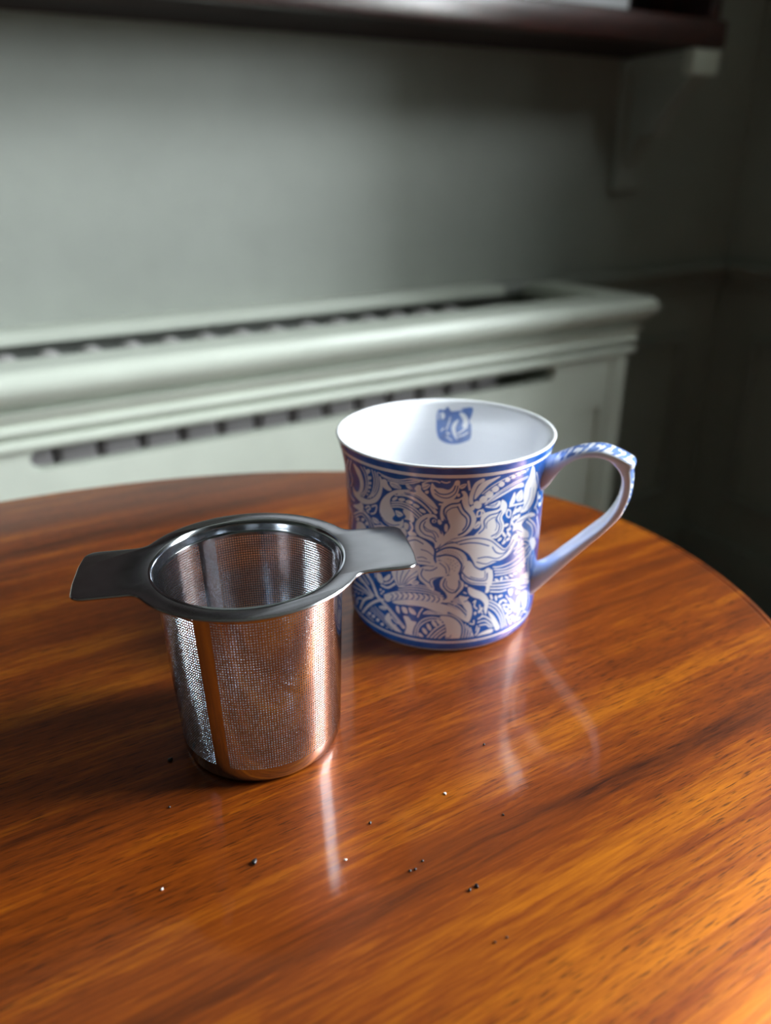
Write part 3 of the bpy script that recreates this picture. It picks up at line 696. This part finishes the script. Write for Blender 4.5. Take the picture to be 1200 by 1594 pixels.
    ' 2744,204 2756,195;w 0.0 2721,208 2723,203 2717,196 2706,193 2697,195 2696,201 2701,207 2712,210;w 0.0 2761,177 2756,174 2742,174 2727,178 2719,183 2723,186 2737,186 2753,183;w 0.0'
    ' 2799,152 2788,154 2773,162 2762,172 2761,178 2771,176 2786,168 2798,158;w 0.0 2771,160 2775,153 2771,146 2761,142 2752,143 2748,149 2752,156 2762,161;w 0.0 2759,149 2750,151 2737,'
    '160 2728,170 2729,175 2738,172 2751,164 2760,154;w 0.0 2801,139 2801,134 2791,129 2777,129 2767,132 2767,138 2776,143 2790,143;w 0.0 2777,106 2767,111 2758,121 2754,131 2758,135 27'
    '67,130 2777,120 2781,110;w 0.0 2824,111 2823,106 2810,104 2793,106 2783,110 2784,115 2796,118 2813,116;w 0.0 2806,76 2794,80 2781,91 2774,101 2777,106 2787,102 2800,92 2808,80;w 0.'
    '0 2842,99 2844,92 2837,87 2823,85 2811,88 2809,95 2816,101 2830,102;w 0.0 2719,171 2710,173 2698,181 2690,190 2691,195 2700,193 2711,185 2719,176;wl 0.54 2643,365 2691,360 2770,364'
    ' 2844,380 2926,399;wl 0.54 2650,354 2718,344 2794,347 2874,361 2942,379;wl 0.54 2657,341 2747,330 2836,333 2917,346;wl 0.54 2659,328 2741,320 2822,320 2910,333;w 0.0 2684,300 2678,'
    '298 2668,301 2658,307 2656,311 2661,313 2672,310 2681,305;w 0.0 2711,311 2714,306 2712,301 2704,297 2697,298 2694,303 2696,309 2703,312;w 0.0 2757,295 2750,294 2738,298 2727,304 27'
    '24,309 2731,310 2743,306 2754,300;w 0.0 2793,294 2786,294 2773,298 2761,304 2758,309 2765,310 2778,306 2789,300;w 0.0 2828,301 2824,297 2811,298 2797,302 2790,307 2794,310 2806,310'
    ' 2821,306;w 0.0 2863,308 2862,304 2851,302 2837,304 2827,308 2828,313 2838,315 2853,313;w 0.0 2896,319 2898,313 2888,311 2873,312 2862,316 2861,321 2870,324 2884,323;w 0.0 2860,272'
    ' 2929,277 2963,235 2896,259;wl 0.64 2638,300 2738,289 2848,266 2974,221;wl 0.64 2634,288 2714,276 2816,261 2962,217;wl 0.64 2634,275 2715,262 2793,255 2852,244;wl 0.64 2636,261 269'
    '7,249 2744,247;w 0.0 2758,244 2795,241 2795,215 2777,213;wl 0.54 2827,241 2884,218 2939,210;wl 0.54 2747,220 2789,179 2810,140;wl 0.5 2778,203 2819,163 2829,127;wl 0.5 2838,223 283'
    '2,209 2863,208;w 0.0 2899,168 2927,189 2951,185 2965,134 2948,106 2913,130;wl 0.54 2981,171 3006,120 2978,91;wl 0.54 2847,121 2850,179 2920,197;wl 0.5 2872,109 2871,164 2907,183;wl'
    ' 0.59 2861,96 2895,119 2942,103;wl 0.59 2902,87 2939,92 2998,66;wl 0.5 2841,67 2853,90;w 0.0 2909,75 2910,70 2896,67 2877,69 2864,74 2864,79 2876,82 2895,81;w 0.0 1847,453 1915,468'
    ' 1979,462 1998,428 1962,385 1884,349 1808,343 1788,361 1850,367 1910,387 1942,419 1929,443 1882,446;bl 0.38 1874,450 1937,452 1964,428 1941,395 1885,365;w 0.0 1904,417 1897,408 187'
    '9,400 1860,398 1852,403 1861,413 1880,421 1898,423;bl 0.27 1866,407 1896,413;wl 0.79 2013,492 2055,477 2066,441 2041,398 1989,364;wl 0.59 2031,495 2075,481 2086,445 2065,403 2028,3'
    '68;wl 0.59 2052,498 2095,481 2106,448 2089,411 2065,380;w 0.0 2130,481 2122,481 2115,485 2113,491 2116,496 2123,497 2130,493 2133,486;w 0.0 2140,460 2133,460 2126,464 2123,470 2126'
    ',475 2134,476 2141,472 2144,465;w 0.0 2136,434 2130,436 2127,442 2130,450 2136,454 2142,452 2145,445 2142,438;w 0.0 2125,408 2121,412 2122,419 2128,426 2135,428 2140,425 2139,417 2'
    '133,411;w 0.0 2105,386 2103,390 2107,397 2115,402 2122,403 2124,399 2120,392 2112,387;w 0.0 2144,409 2165,435 2186,407 2181,372 2155,364;wl 0.69 1730,407 1707,364 1732,327 1709,278'
    ';wl 0.59 1679,404 1643,343 1668,306 1627,242;w 0.0 1795,419 1789,411 1775,404 1761,402 1756,407 1763,415 1777,422 1790,423;w 0.0 1787,392 1780,384 1766,377 1751,375 1745,380 1753,3'
    '89 1768,396 1782,397;w 0.0 1784,315 1777,307 1762,299 1747,297 1741,301 1749,310 1765,318 1779,320;w 0.0 1793,297 1787,289 1773,282 1758,280 1753,285 1760,293 1775,301 1789,302;w 0'
    '.0 1826,312 1908,345 1975,352 1930,327 1863,309;w 0.0 2064,364 2105,382 2138,381 2110,357;wl 0.59 1988,348 2027,353 2052,346;wl 0.54 2911,702 2957,661 2965,625;w 0.0 3054,564 3042,'
    '561 3021,565 3004,572 3000,580 3009,584 3028,581 3048,572;w 0.0 3083,525 3067,523 3042,528 3023,537 3018,545 3028,548 3051,544 3075,534;wl 0.59 2947,362 2937,308 2965,251;wl 0.59 2'
    '980,336 2984,278;w 0.0 2929,410 2982,414 3039,370 2987,357;w 0.0 2862,402 2865,398 2861,395 2853,394 2846,396 2843,400 2847,403 2855,404;w 0.0 2890,379 2893,375 2888,372 2879,372 2'
    '872,374 2869,377 2873,380 2882,381;w 0.0 2833,397 2836,394 2832,391 2824,390 2818,391 2816,395 2819,398 2827,399;wl 0.5 1571,60 1647,49 1745,56;wl 0.45 1663,131 1688,105 1720,91')
MOTIF = [('w', 0.0, [(61.4, 68.5), (60.4, 74.6), (56.3, 75.0), (54.0, 76.2), (51.5, 74.3), (46.8, 75.2), (44.0, 76.0), (38.2, 76.4), (38.5, 72.7), (39.6, 70.7), (37.9, 68.6), (37.9, 63.2), (42.5, 61.1), (47.6, 60.0), (53.8, 60.1), (59.0, 61.8), (60.8, 64.5)]),
         ('b', 0.0, [(58.5, 73.4), (56.8, 73.7), (55.7, 72.1), (57.6, 70.8)]),
         ('b', 0.0, [(46.6, 73.6), (43.7, 73.8), (40.9, 71.9), (40.1, 69.4), (41.9, 67.6), (44.1, 68.2), (43.7, 70.5)]),
         ('b', 0.0, [(46.8, 71.1), (49.3, 69.9), (51.1, 67.6), (50.2, 64.6), (47.1, 61.8), (47.8, 64.4), (48.5, 67.4), (47.6, 69.3)]),
         ('bl', 0.78, [(46.9, 64.7), (43.9, 66.2), (41.0, 68.0)]),
         ('bl', 0.64, [(46.3, 63.4), (42.7, 64.4), (40.3, 65.6)]),
         ('bl', 0.57, [(52.3, 71.8), (53.2, 69.2), (54.6, 66.5)]),
         ('bl', 0.64, [(58.1, 65.9), (56.6, 66.9)]),
         ('bl', 0.92, [(54.0, 64.9), (53.0, 64.5)]),
         ('bl', 0.57, [(54.4, 63.2), (50.8, 61.5)]),
         ('bl', 0.49, [(59.7, 73.7), (59.9, 70.8)]),
         ('bl', 0.49, [(48.7, 74.8), (44.9, 75.2)])]
RM = 39.4
def smooth_curve(P, closed, n=4):
    P = np.asarray(P, float); m = len(P)
    if m < 3:
        return P
    if closed:
        A, B_, C, D = np.roll(P, 1, 0), P, np.roll(P, -1, 0), np.roll(P, -2, 0)
    else:
        E = np.vstack([P[:1], P, P[-1:]])
        A, B_, C, D = E[:-3], E[1:-2], E[2:-1], E[3:]
    s = (np.arange(n) / n)[None, :, None]
    A, B_, C, D = A[:, None], B_[:, None], C[:, None], D[:, None]
    Q = .5 * (2 * B_ + (C - A) * s + (2 * A - 5 * B_ + 4 * C - D) * s * s + (3 * B_ - A - 3 * C + D) * s ** 3)
    Q = Q.reshape(-1, 2)
    return Q if closed else np.vstack([Q, P[-1:]])
def raster(ops, th, zz):
    """value 1 where a 'w' shape lies on top; th in degrees, zz in mm, both ascending"""
    R = np.zeros((len(zz), len(th))); kk = math.pi / 180 * RM
    xs = th * kk
    aa = .5 * max(zz[1] - zz[0], xs[1] - xs[0])
    for kind, wd, P in ops:
        P = np.array(P, float); P[:, 0] *= kk
        closed = len(kind) == 1
        Q = smooth_curve(P, closed)
        h = wd / 2 + 2 * aa
        i0, i1 = np.searchsorted(xs, [Q[:, 0].min() - h, Q[:, 0].max() + h]); j0, j1 = np.searchsorted(zz, [Q[:, 1].min() - h, Q[:, 1].max() + h])
        if i1 <= i0 or j1 <= j0:
            continue
        X, Y = np.meshgrid(xs[i0:i1], zz[j0:j1])
        D = np.full(X.shape, 1e9)
        ins = np.zeros(X.shape, bool)
        N = len(Q)
        for i in range(N if closed else N - 1):
            a, c = Q[i], Q[(i + 1) % N]
            d = c - a
            t = np.clip(((X - a[0]) * d[0] + (Y - a[1]) * d[1]) / (d @ d + 1e-12), 0, 1)
            D = np.minimum(D, (X - a[0] - t * d[0]) ** 2 + (Y - a[1] - t * d[1]) ** 2)
            if closed and a[1] != c[1]:
                ins ^= ((a[1] > Y) != (c[1] > Y)) & (X < d[0] * (Y - a[1]) / d[1] + a[0])
        D = np.sqrt(D)
        s = np.where(ins, D, -D) if closed else wd / 2 - D
        cov_ = np.clip(.5 + s / (2 * aa), 0, 1)
        m = R[j0:j1, i0:i1]
        m += ((1. if kind[0] == 'w' else 0.) - m) * cov_
    return R
def parse(s):
    out = []
    for o in s.split(';'):
        q = o.split()
        out.append((q[0], float(q[1]), [tuple(float(c) / 10 for c in p.split(',')) for p in q[2:]]))
    return out

# ------------------------------------------------------------------ mug
MUG = (.16513, .23836, T0)
mug = empty('china_mug', MUG)
tag(mug, 'white china mug with blue leaf and lily print behind the strainer', 'mug')
PZ = np.array([0, .6, 1.6, 3, 6, 9, 15, 25, 40, 50, 58, 63, 67, 70.5, 74, 77, 79.2])
PR = np.array([36.2, 37.2, 37.9, 38.4, 38.8, 39.0, 39.1, 39.2, 39.4, 39.5, 39.6, 39.8, 40.2, 40.9, 41.7, 42.5, 43.0])
NC = 1200
th = np.arange(NC) * 360.0 / NC
vis = (th >= 158) & (th <= 308)
idx = np.where(vis)[0]
zz = np.linspace(7.2, 74.55, 340)
Rv = raster(parse(PAT), th[idx], zz)
full = np.zeros((len(zz), NC))
full[:, idx] = Rv
for c in range(NC):            # the far side carries the same pattern, mirrored and shifted
    if not vis[c]:
        t = th[c] if th[c] > 308 else th[c] + 360
        s = 616 - t if t <= 458 else t - 210
        full[:, c] = full[:, int(round(s / 360 * NC)) % NC]
rows = []                      # (r, z, print values) from the foot up, over the lip and down inside
def ring(r, z, val): rows.append((r, z, np.full(NC, val) if np.isscalar(val) else val))
pr = lambda z: float(np.interp(z, PZ, PR))
ring(.01, .9, 0); ring(33.5, .9, 0); ring(34.6, 0, 0); ring(36.2, 0, 0)
for z in (.4, 1.0, 1.5): ring(pr(z), z, .0)
for z in (1.6, 2.2, 3.2, 4.0, 4.7): ring(pr(z), z, 1.0)
for z in (4.8, 5.3, 5.8): ring(pr(z), z, .12)
for z in (5.9, 6.4, 7.0): ring(pr(z), z, 1.0)
for j, z in enumerate(zz): ring(pr(z), z, 1 - full[j])
ring(pr(74.65), 74.65, 0.0); ring(pr(75.2), 75.2, 0.0); ring(pr(75.9), 75.9, 0.0)
for z in (76.0, 76.8, 77.6): ring(pr(z), z, 1.0)
ring(pr(78.2), 78.2, 1.0); ring(pr(78.5), 78.5, .75 + .25 * np.sin(th * .61)); ring(pr(78.62), 78.62, .1)
ring(42.98, 78.8, 0); ring(42.85, 79.05, 0); ring(42.4, 79.25, 0); ring(41.8, 79.2, 0); ring(41.1, 78.6, 0)
inz = np.linspace(77.6, 58.6, 100)
mz = inz[::-1]
mi = np.where((th >= 30) & (th <= 70))[0]
Mm = np.zeros((len(mz), NC)); Mm[:, mi] = raster(MOTIF, th[mi], mz)
for j, z in enumerate(inz): ring(pr(z) - 2.3, z, Mm[len(mz) - 1 - j] * .85)
for z in (54, 48, 40, 30, 20, 12, 8): ring(pr(z) - 2.4, z, 0)
ring(35.6, 5.5, 0); ring(33.5, 4.2, 0); ring(28, 3.6, 0); ring(.01, 3.5, 0)
rad_t = np.radians(th)
V = np.concatenate([np.stack([r * np.cos(rad_t), r * np.sin(rad_t), np.full(NC, z)], 1) for r, z, _ in rows]) * .001
A_ = np.concatenate([v for _, _, v in rows])
nr = len(rows)
ii, kk_ = np.meshgrid(np.arange(nr - 1), np.arange(NC), indexing='ij')
k2 = (kk_ + 1) % NC
F = np.stack([ii * NC + kk_, ii * NC + k2, (ii + 1) * NC + k2, (ii + 1) * NC + kk_], -1).reshape(-1, 4)
me = bpy.data.meshes.new('mug_body')
me.vertices.add(len(V)); me.vertices.foreach_set('co', V.ravel())
me.loops.add(F.size); me.loops.foreach_set('vertex_index', F.ravel().astype(np.int32))
me.polygons.add(len(F)); me.polygons.foreach_set('loop_start', np.arange(0, F.size, 4, dtype=np.int32))
me.update(calc_edges=True); me.validate()
at = me.attributes.new('print', 'FLOAT', 'POINT')
at.data.foreach_set('value', A_.astype(np.float32))
body = link('mug_body', me, M['china'], mug, True)

# handle: ribbon swept along its side view (distance from the axis, height) in mm
HO = [(37.6, 69.0), (44.8, 73.5), (50.5, 76.2), (56, 77.7), (61.5, 78), (67, 76.3), (70.8, 74.4), (72.6, 73.0), (72.2, 70.6), (72.6, 66.5), (72.5, 61), (71.5, 56.5), (69.3, 51), (64, 44), (56, 34.5), (48.7, 25.2), (42.5, 17.2), (37.4, 11)]
HI = [(37.4, 57.0), (41.2, 60), (43.6, 64.1), (46.3, 69.0), (50.6, 72.7), (56, 74.4), (61.2, 74), (64.8, 71.8), (67.3, 68.9), (68.3, 65.3), (68.1, 61), (67, 55.5), (63.6, 49), (57.8, 42.6), (48.6, 33), (43, 27.3), (37.4, 23.5)]
def resample(P, n):
    Q = smooth_curve(P, False, 8)
    L = np.concatenate([[0], np.cumsum(np.hypot(*np.diff(Q, axis=0).T))]); L /= L[-1]
    u = np.linspace(0, 1, n)
    return np.stack([np.interp(u, L, Q[:, 0]), np.interp(u, L, Q[:, 1])], 1)
NT, NS = 260, 72
o_, i_ = resample(HO, NT), resample(HI, NT)
ca_, sa_ = math.cos(math.radians(-48)), math.sin(math.radians(-48))
HV, HP = [], []
for k in range(NT):
    u = k / (NT - 1)
    mid, d = (o_[k] + i_[k]) / 2, (o_[k] - i_[k]) / 2
    wid = 5.7 + .8 * min(1, max(0, (u - .5) / .15)) + 1.6 * max(0, 1 - u / .10) ** 2 + 1.2 * max(0, 1 - (1 - u) / .1) ** 2
    for s in range(NS):
        a = 2 * math.pi * s / NS
        ex = 2 / 3.2
        ct, st = math.cos(a), math.sin(a)
        p = math.copysign(abs(ct) ** ex, ct)      # along thickness, +1 outside
        q = math.copysign(abs(st) ** ex, st)      # across the ribbon
        rr, z = mid + d * p
        HV.append((rr * ca_ - q * wid * -sa_ * -1, rr * sa_ + q * wid * ca_, z))
        val = 0.0
        if p > .55 and .05 < u < .60:
            x, y = u * 60, q
            fl = math.sin(x * 2.1 + 1.5 * y) * math.cos(y * 3.3 - x * .9) + .5 * math.sin(x * 4.7 - 4 * y)
            val = .85 if fl < .18 else .1
            val *= min(1, (u - .05) / .015) * min(1, (.60 - u) / .06) * min(1, (p - .55) / .15)
        HP.append(val)
HV = np.array(HV) * .001
HF = [(k * NS + s, k * NS + (s + 1) % NS, (k + 1) * NS + (s + 1) % NS, (k + 1) * NS + s) for k in range(NT - 1) for s in range(NS)]
me = bpy.data.meshes.new('handle')
me.from_pydata(HV.tolist(), [], HF); me.update()
bm = bmesh.new(); bm.from_mesh(me); bmesh.ops.recalc_face_normals(bm, faces=bm.faces); bm.to_mesh(me); bm.free()
at = me.attributes.new('print', 'FLOAT', 'POINT'); at.data.foreach_set('value', np.array(HP, np.float32))
link('handle', me, M['china'], mug, True)

# ------------------------------------------------------------------ tea strainer
INF = (.06748, .20032, T0)
inf = empty('tea_strainer', INF)
tag(inf, 'stainless steel perforated tea strainer basket with two flat side handles', 'tea strainer')
IH, RO, ROPEN, RBASE = .0647, .0349, .0291, .0258
def rbody(z): return RBASE + (.0285 - RBASE) * z / IH
# flange plate with two tabs
def plate_outline():
    half, end, rc, rf = .0149, .0503, .0040, .0050
    pts = []
    # quarter shapes for the tab on +a; a = along, b = across
    yf = half + rf
    xf = math.sqrt((RO + rf) ** 2 - yf ** 2)
    a_tan = math.atan2(yf, xf)
    for sgn in (1, -1):
        seq = []
        for i in range(10):                      # disc arc from the far side to the fillet
            t = math.pi / 2 + (a_tan - math.pi / 2) * i / 10
            seq.append((RO * math.cos(t), RO * math.sin(t)))
        for i in range(7):                       # fillet into the tab
            t = (a_tan + math.pi) + (1.5 * math.pi - (a_tan + math.pi)) * i / 6
            seq.append((xf + rf * math.cos(t), yf + rf * math.sin(t)))
        e2 = end - .0005
        for i in range(6):                       # rounded corner
            t = math.pi / 2 - math.pi / 2 * i / 5
            seq.append((e2 - rc + rc * math.cos(t), half - rc + rc * math.sin(t)))
        seq.append((end, half * .35)); 
        full_ = seq + [(x, -y) for x, y in seq[::-1]]
        pts += [(x * sgn, y * sgn) for x, y in full_]
    return pts
po = plate_outline()
rot = math.radians(-19.4)
def rotp(x, y): return (x * math.cos(rot) - y * math.sin(rot), x * math.sin(rot) + y * math.cos(rot))
def inset(P, d):
    n = len(P); out = []
    for i in range(n):
        a, b_, c = Vector(P[i - 1]), Vector(P[i]), Vector(P[(i + 1) % n])
        t = (c - a)
        if t.length < 1e-9: out.append(tuple(b_)); continue
        t.normalize()
        nrm = Vector((t.y, -t.x))
        out.append(tuple(b_ + nrm * d))
    return out
N = len(po)
area = sum(po[i][0] * po[(i + 1) % N][1] - po[(i + 1) % N][0] * po[i][1] for i in range(N))
sg = -1 if area > 0 else 1
loops = [(inset(po, sg * d), z) for d, z in ((.0010, IH), (.0003, IH - .0001), (0, IH - .0004), (0.0, IH - .0007), (.0003, IH - .0009), (.0010, IH - .0009))]
NI = 128
inner = [(ROPEN + .0004, IH), (ROPEN - .0002, IH - .0002), (ROPEN - .0006, IH - .0009)]
vs, fs = [], []
for P, z in loops:
    vs += [rotp(*p_) + (z,) for p_ in P]
for i in range(len(loops) - 1):
    fs += [(i * N + k, i * N + (k + 1) % N, (i + 1) * N + (k + 1) % N, (i + 1) * N + k) for k in range(N)]
base = len(vs)
for r, z in inner:
    vs += [(r * math.cos(2 * math.pi * k / NI), r * math.sin(2 * math.pi * k / NI), z) for k in range(NI)]
for i in range(len(inner) - 1):
    fs += [(base + i * NI + k, base + i * NI + (k + 1) % NI, base + (i + 1) * NI + (k + 1) % NI, base + (i + 1) * NI + k) for k in range(NI)]
def fill(outer_start, inner_start):
    lo = [Vector(vs[outer_start + k][:2] + (0,)) for k in range(N)]
    li = [Vector(vs[inner_start + k][:2] + (0,)) for k in range(NI)][::-1]
    return [tuple((outer_start + i) if i < N else (inner_start + NI - 1 - (i - N)) for i in t) for t in tessellate_polygon([lo, li])]
fs += fill(0, base)
fs += fill((len(loops) - 1) * N, base + (len(inner) - 1) * NI)
b = MB(); b.add(vs, fs)
auto_smooth(b.build('flange_plate', M['steelplate'], inf), 30)
# rolled collar inside the opening
lathe('collar', [(ROPEN + .0003, IH + .0001), (ROPEN - .0002, IH + .0002), (ROPEN - .0006, IH - .0002), (ROPEN - .0010, IH - .0012), (ROPEN - .0011, IH - .0030), (ROPEN - .0014, IH - .0038), (ROPEN - .0011, IH - .0042), (ROPEN - .0006, IH - .0040), (ROPEN - .0004, IH - .001)], M['steel'], inf, 160, closed=False)
# perforated basket: every hole is cut
Z0P, Z1P, NR, NCOL = .0062, .0596, 60, 212
BANDS = (221.0, 99.0, 341.0)
HB = 5.6
def is_band(c):
    a = (c + .5) * 360 / NCOL
    return any(abs((a - q + 180) % 360 - 180) < HB for q in BANDS)
def shell(off, flip):
    vs, fs, hs = [], [], []
    dz = (Z1P - Z0P) / NR
    da = 2 * math.pi / NCOL
    def P(a, z): 
        r = rbody(z) + off
        return (r * math.cos(a), r * math.sin(a), z)
    grid = {}
    def g(c, r):
        key = (c % NCOL, r)
        if key not in grid:
            grid[key] = len(vs); vs.append(P(da * (c % NCOL), Z0P + dz * r))
        return grid[key]
    hr = .30
    for c in range(NCOL):
        if is_band(c):
            continue
        for r in range(NR):
            q = [g(c, r), g(c + 1, r), g(c + 1, r + 1), g(c, r + 1)]
            n0 = len(vs)
            hs.append(n0)
            for k in range(8):
                t = math.radians(-112.5 + 45 * k)
                vs.append(P(da * (c + .5 + hr * math.cos(t)), Z0P + dz * (r + .5 + hr * math.sin(t))))
            for k in range(4):
                fs.append((q[k], q[(k + 1) % 4], n0 + (2 * k + 1) % 8, n0 + (2 * k) % 8))
                fs.append((q[k], n0 + (2 * k) % 8, n0 + (2 * k - 1) % 8))
    return vs, ([f[::-1] for f in fs] if flip else fs), hs
v1, f1, h1 = shell(0, False)
v2, f2, h2 = shell(-.00022, True)
me = bpy.data.meshes.new('perforated_basket')
# the cut walls of the holes, with vertices of their own so that they shade as edges
nv = len(v1)
w_v, w_f = [], []
for (a8, b8) in zip(h1, h2):
    n0 = 2 * nv + len(w_v)
    w_v += v1[a8:a8 + 8] + v2[b8:b8 + 8]
    w_f += [(n0 + k, n0 + 8 + k, n0 + 8 + (k + 1) % 8, n0 + (k + 1) % 8) for k in range(8)]
me.from_pydata(v1 + v2 + w_v, [], f1 + [tuple(i + nv for i in f) for f in f2] + w_f)
me.update()
link('perforated_basket', me, M['steel'], inf, True)
# plain strips between the perforated panels
for q in BANDS:
    cols = [c for c in range(NCOL) if abs(((c + .5) * 360 / NCOL - q + 180) % 360 - 180) < HB]
    c0, c1 = min(cols, key=lambda c: ((c + .5) * 360 / NCOL - q + 180) % 360), max(cols, key=lambda c: ((c + .5) * 360 / NCOL - q + 180) % 360)
    n = 10
    a0, a1 = c0 * 2 * math.pi / NCOL, (c1 + 1) * 2 * math.pi / NCOL
    if a1 < a0: a1 += 2 * math.pi
    b = MB()
    vs = [((rbody(z) + off) * math.cos(a0 + (a1 - a0) * i / n), (rbody(z) + off) * math.sin(a0 + (a1 - a0) * i / n), z) for off in (.00002, -.00024) for z in (Z0P, Z1P) for i in range(n + 1)]
    m1 = n + 1
    fs = [(i, i + 1, m1 + i + 1, m1 + i) for i in range(n)] + [(2 * m1 + i, 3 * m1 + i, 3 * m1 + i + 1, 2 * m1 + i + 1) for i in range(n)]
    fs += [(i, 2 * m1 + i, 2 * m1 + i + 1, i + 1) for i in range(n)] + [(m1 + i, m1 + i + 1, 3 * m1 + i + 1, 3 * m1 + i) for i in range(n)]
    fs += [(0, m1, 3 * m1, 2 * m1), (n, 2 * m1 + n, 3 * m1 + n, m1 + n)]
    b.add(vs, fs)
    auto_smooth(b.build('plain_strip', M['steel'], inf), 50)
lathe('top_band', [(rbody(Z1P), Z1P), (rbody(IH - .0009), IH - .0009), (rbody(IH - .0009) - .0003, IH - .0009), (rbody(Z1P) - .0003, Z1P), (rbody(Z1P), Z1P)], M['steel'], inf, 160, closed=False)
lathe('base_cup', [(.0004, .0006), (.0225, .0006), (.0232, .0002), (.0238, 0.0), (.0246, .0003), (.0253, .0011), (.0257, .0022), (rbody(.0035), .0035), (rbody(Z0P), Z0P), (rbody(Z0P) - .0003, Z0P), (rbody(.003) - .0004, .003), (.0240, .0011), (.0004, .0010)], M['steel'], inf, 160, closed=True)

# ------------------------------------------------------------------ tea crumbs and lint on the table
def crumb(name, x, y, s, mat, label, cat, group, flat=.7):
    bm = bmesh.new()
    bmesh.ops.create_icosphere(bm, subdivisions=2, radius=1)
    ph = random.random() * 6
    for v in bm.verts:
        k = 1 + .28 * math.sin(3.1 * v.co.x + ph) * math.cos(2.7 * v.co.y - ph) + .15 * math.sin(7 * v.co.z + ph * 2)
        v.co = Vector((v.co.x * k * 1.15, v.co.y * k * .85, v.co.z * k * flat)) * s
    z0 = min(v.co.z for v in bm.verts)
    for v in bm.verts: v.co.z -= z0
    me = bpy.data.meshes.new(name); bm.to_mesh(me); bm.free()
    o = link(name, me, mat, None, True)
    o.location = (x, y, T0 + .00002); o.rotation_euler = (0, 0, random.random() * 6)
    return tag(o, label, cat, group)
G = 'tea crumbs scattered on the table'
for x, y, s, l in (
    (.0445, .1502, .0010, 'largest black tea crumb lying alone in front of the strainer'),
    (.0783, .1461, .0006, 'small dark crumb right of the bright streak reflected below the strainer'),
    (.0795, .1263, .0005, 'leftmost speck of the three dark crumbs in a small cluster'),
    (.0810, .1260, .0005, 'middle speck of the three dark crumbs in a small cluster'),
    (.0841, .1273, .0005, 'highest and rightmost speck of the three dark crumbs in a small cluster'),
    (.0897, .1132, .0006, 'left crumb of the dark pair near the lower middle of the table'),
    (.0920, .1133, .0007, 'right, larger crumb of the dark pair near the lower middle of the table'),
    (.0863, .0981, .0004, 'left one of the two faint crumbs nearest the bottom edge'),
    (.0896, .0976, .0004, 'right one of the two faint crumbs nearest the bottom edge'),
    (.0301, .1818, .0005, 'small dark crumb below the shadow left of the strainer'),
    (.0359, .2015, .0009, 'dark crumb inside the shadow left of the strainer base'),
    (.1133, .1291, .0004, 'tiny dark crumb on bare wood below the mug reflection'),
    (.1265, .1560, .0005, 'tiny dark crumb in the pale mug reflection on the table')):
    crumb('tea_crumb', x, y, s * .78, M['crumb'], l, 'crumb', G)
G = 'pale lint specks on the table'
for x, y, s, l in ((.1034, .1447, .0005, 'pale lint speck on the wood between strainer and mug reflection'),
                   (.0204, .1546, .0004, 'pale lint speck at the left front of the table'),
                   (.0663, .1384, .0004, 'pale lint speck beside the bright streak on the table')):
    crumb('lint_speck', x, y, s, M['lint'], l, 'lint', G, .4)
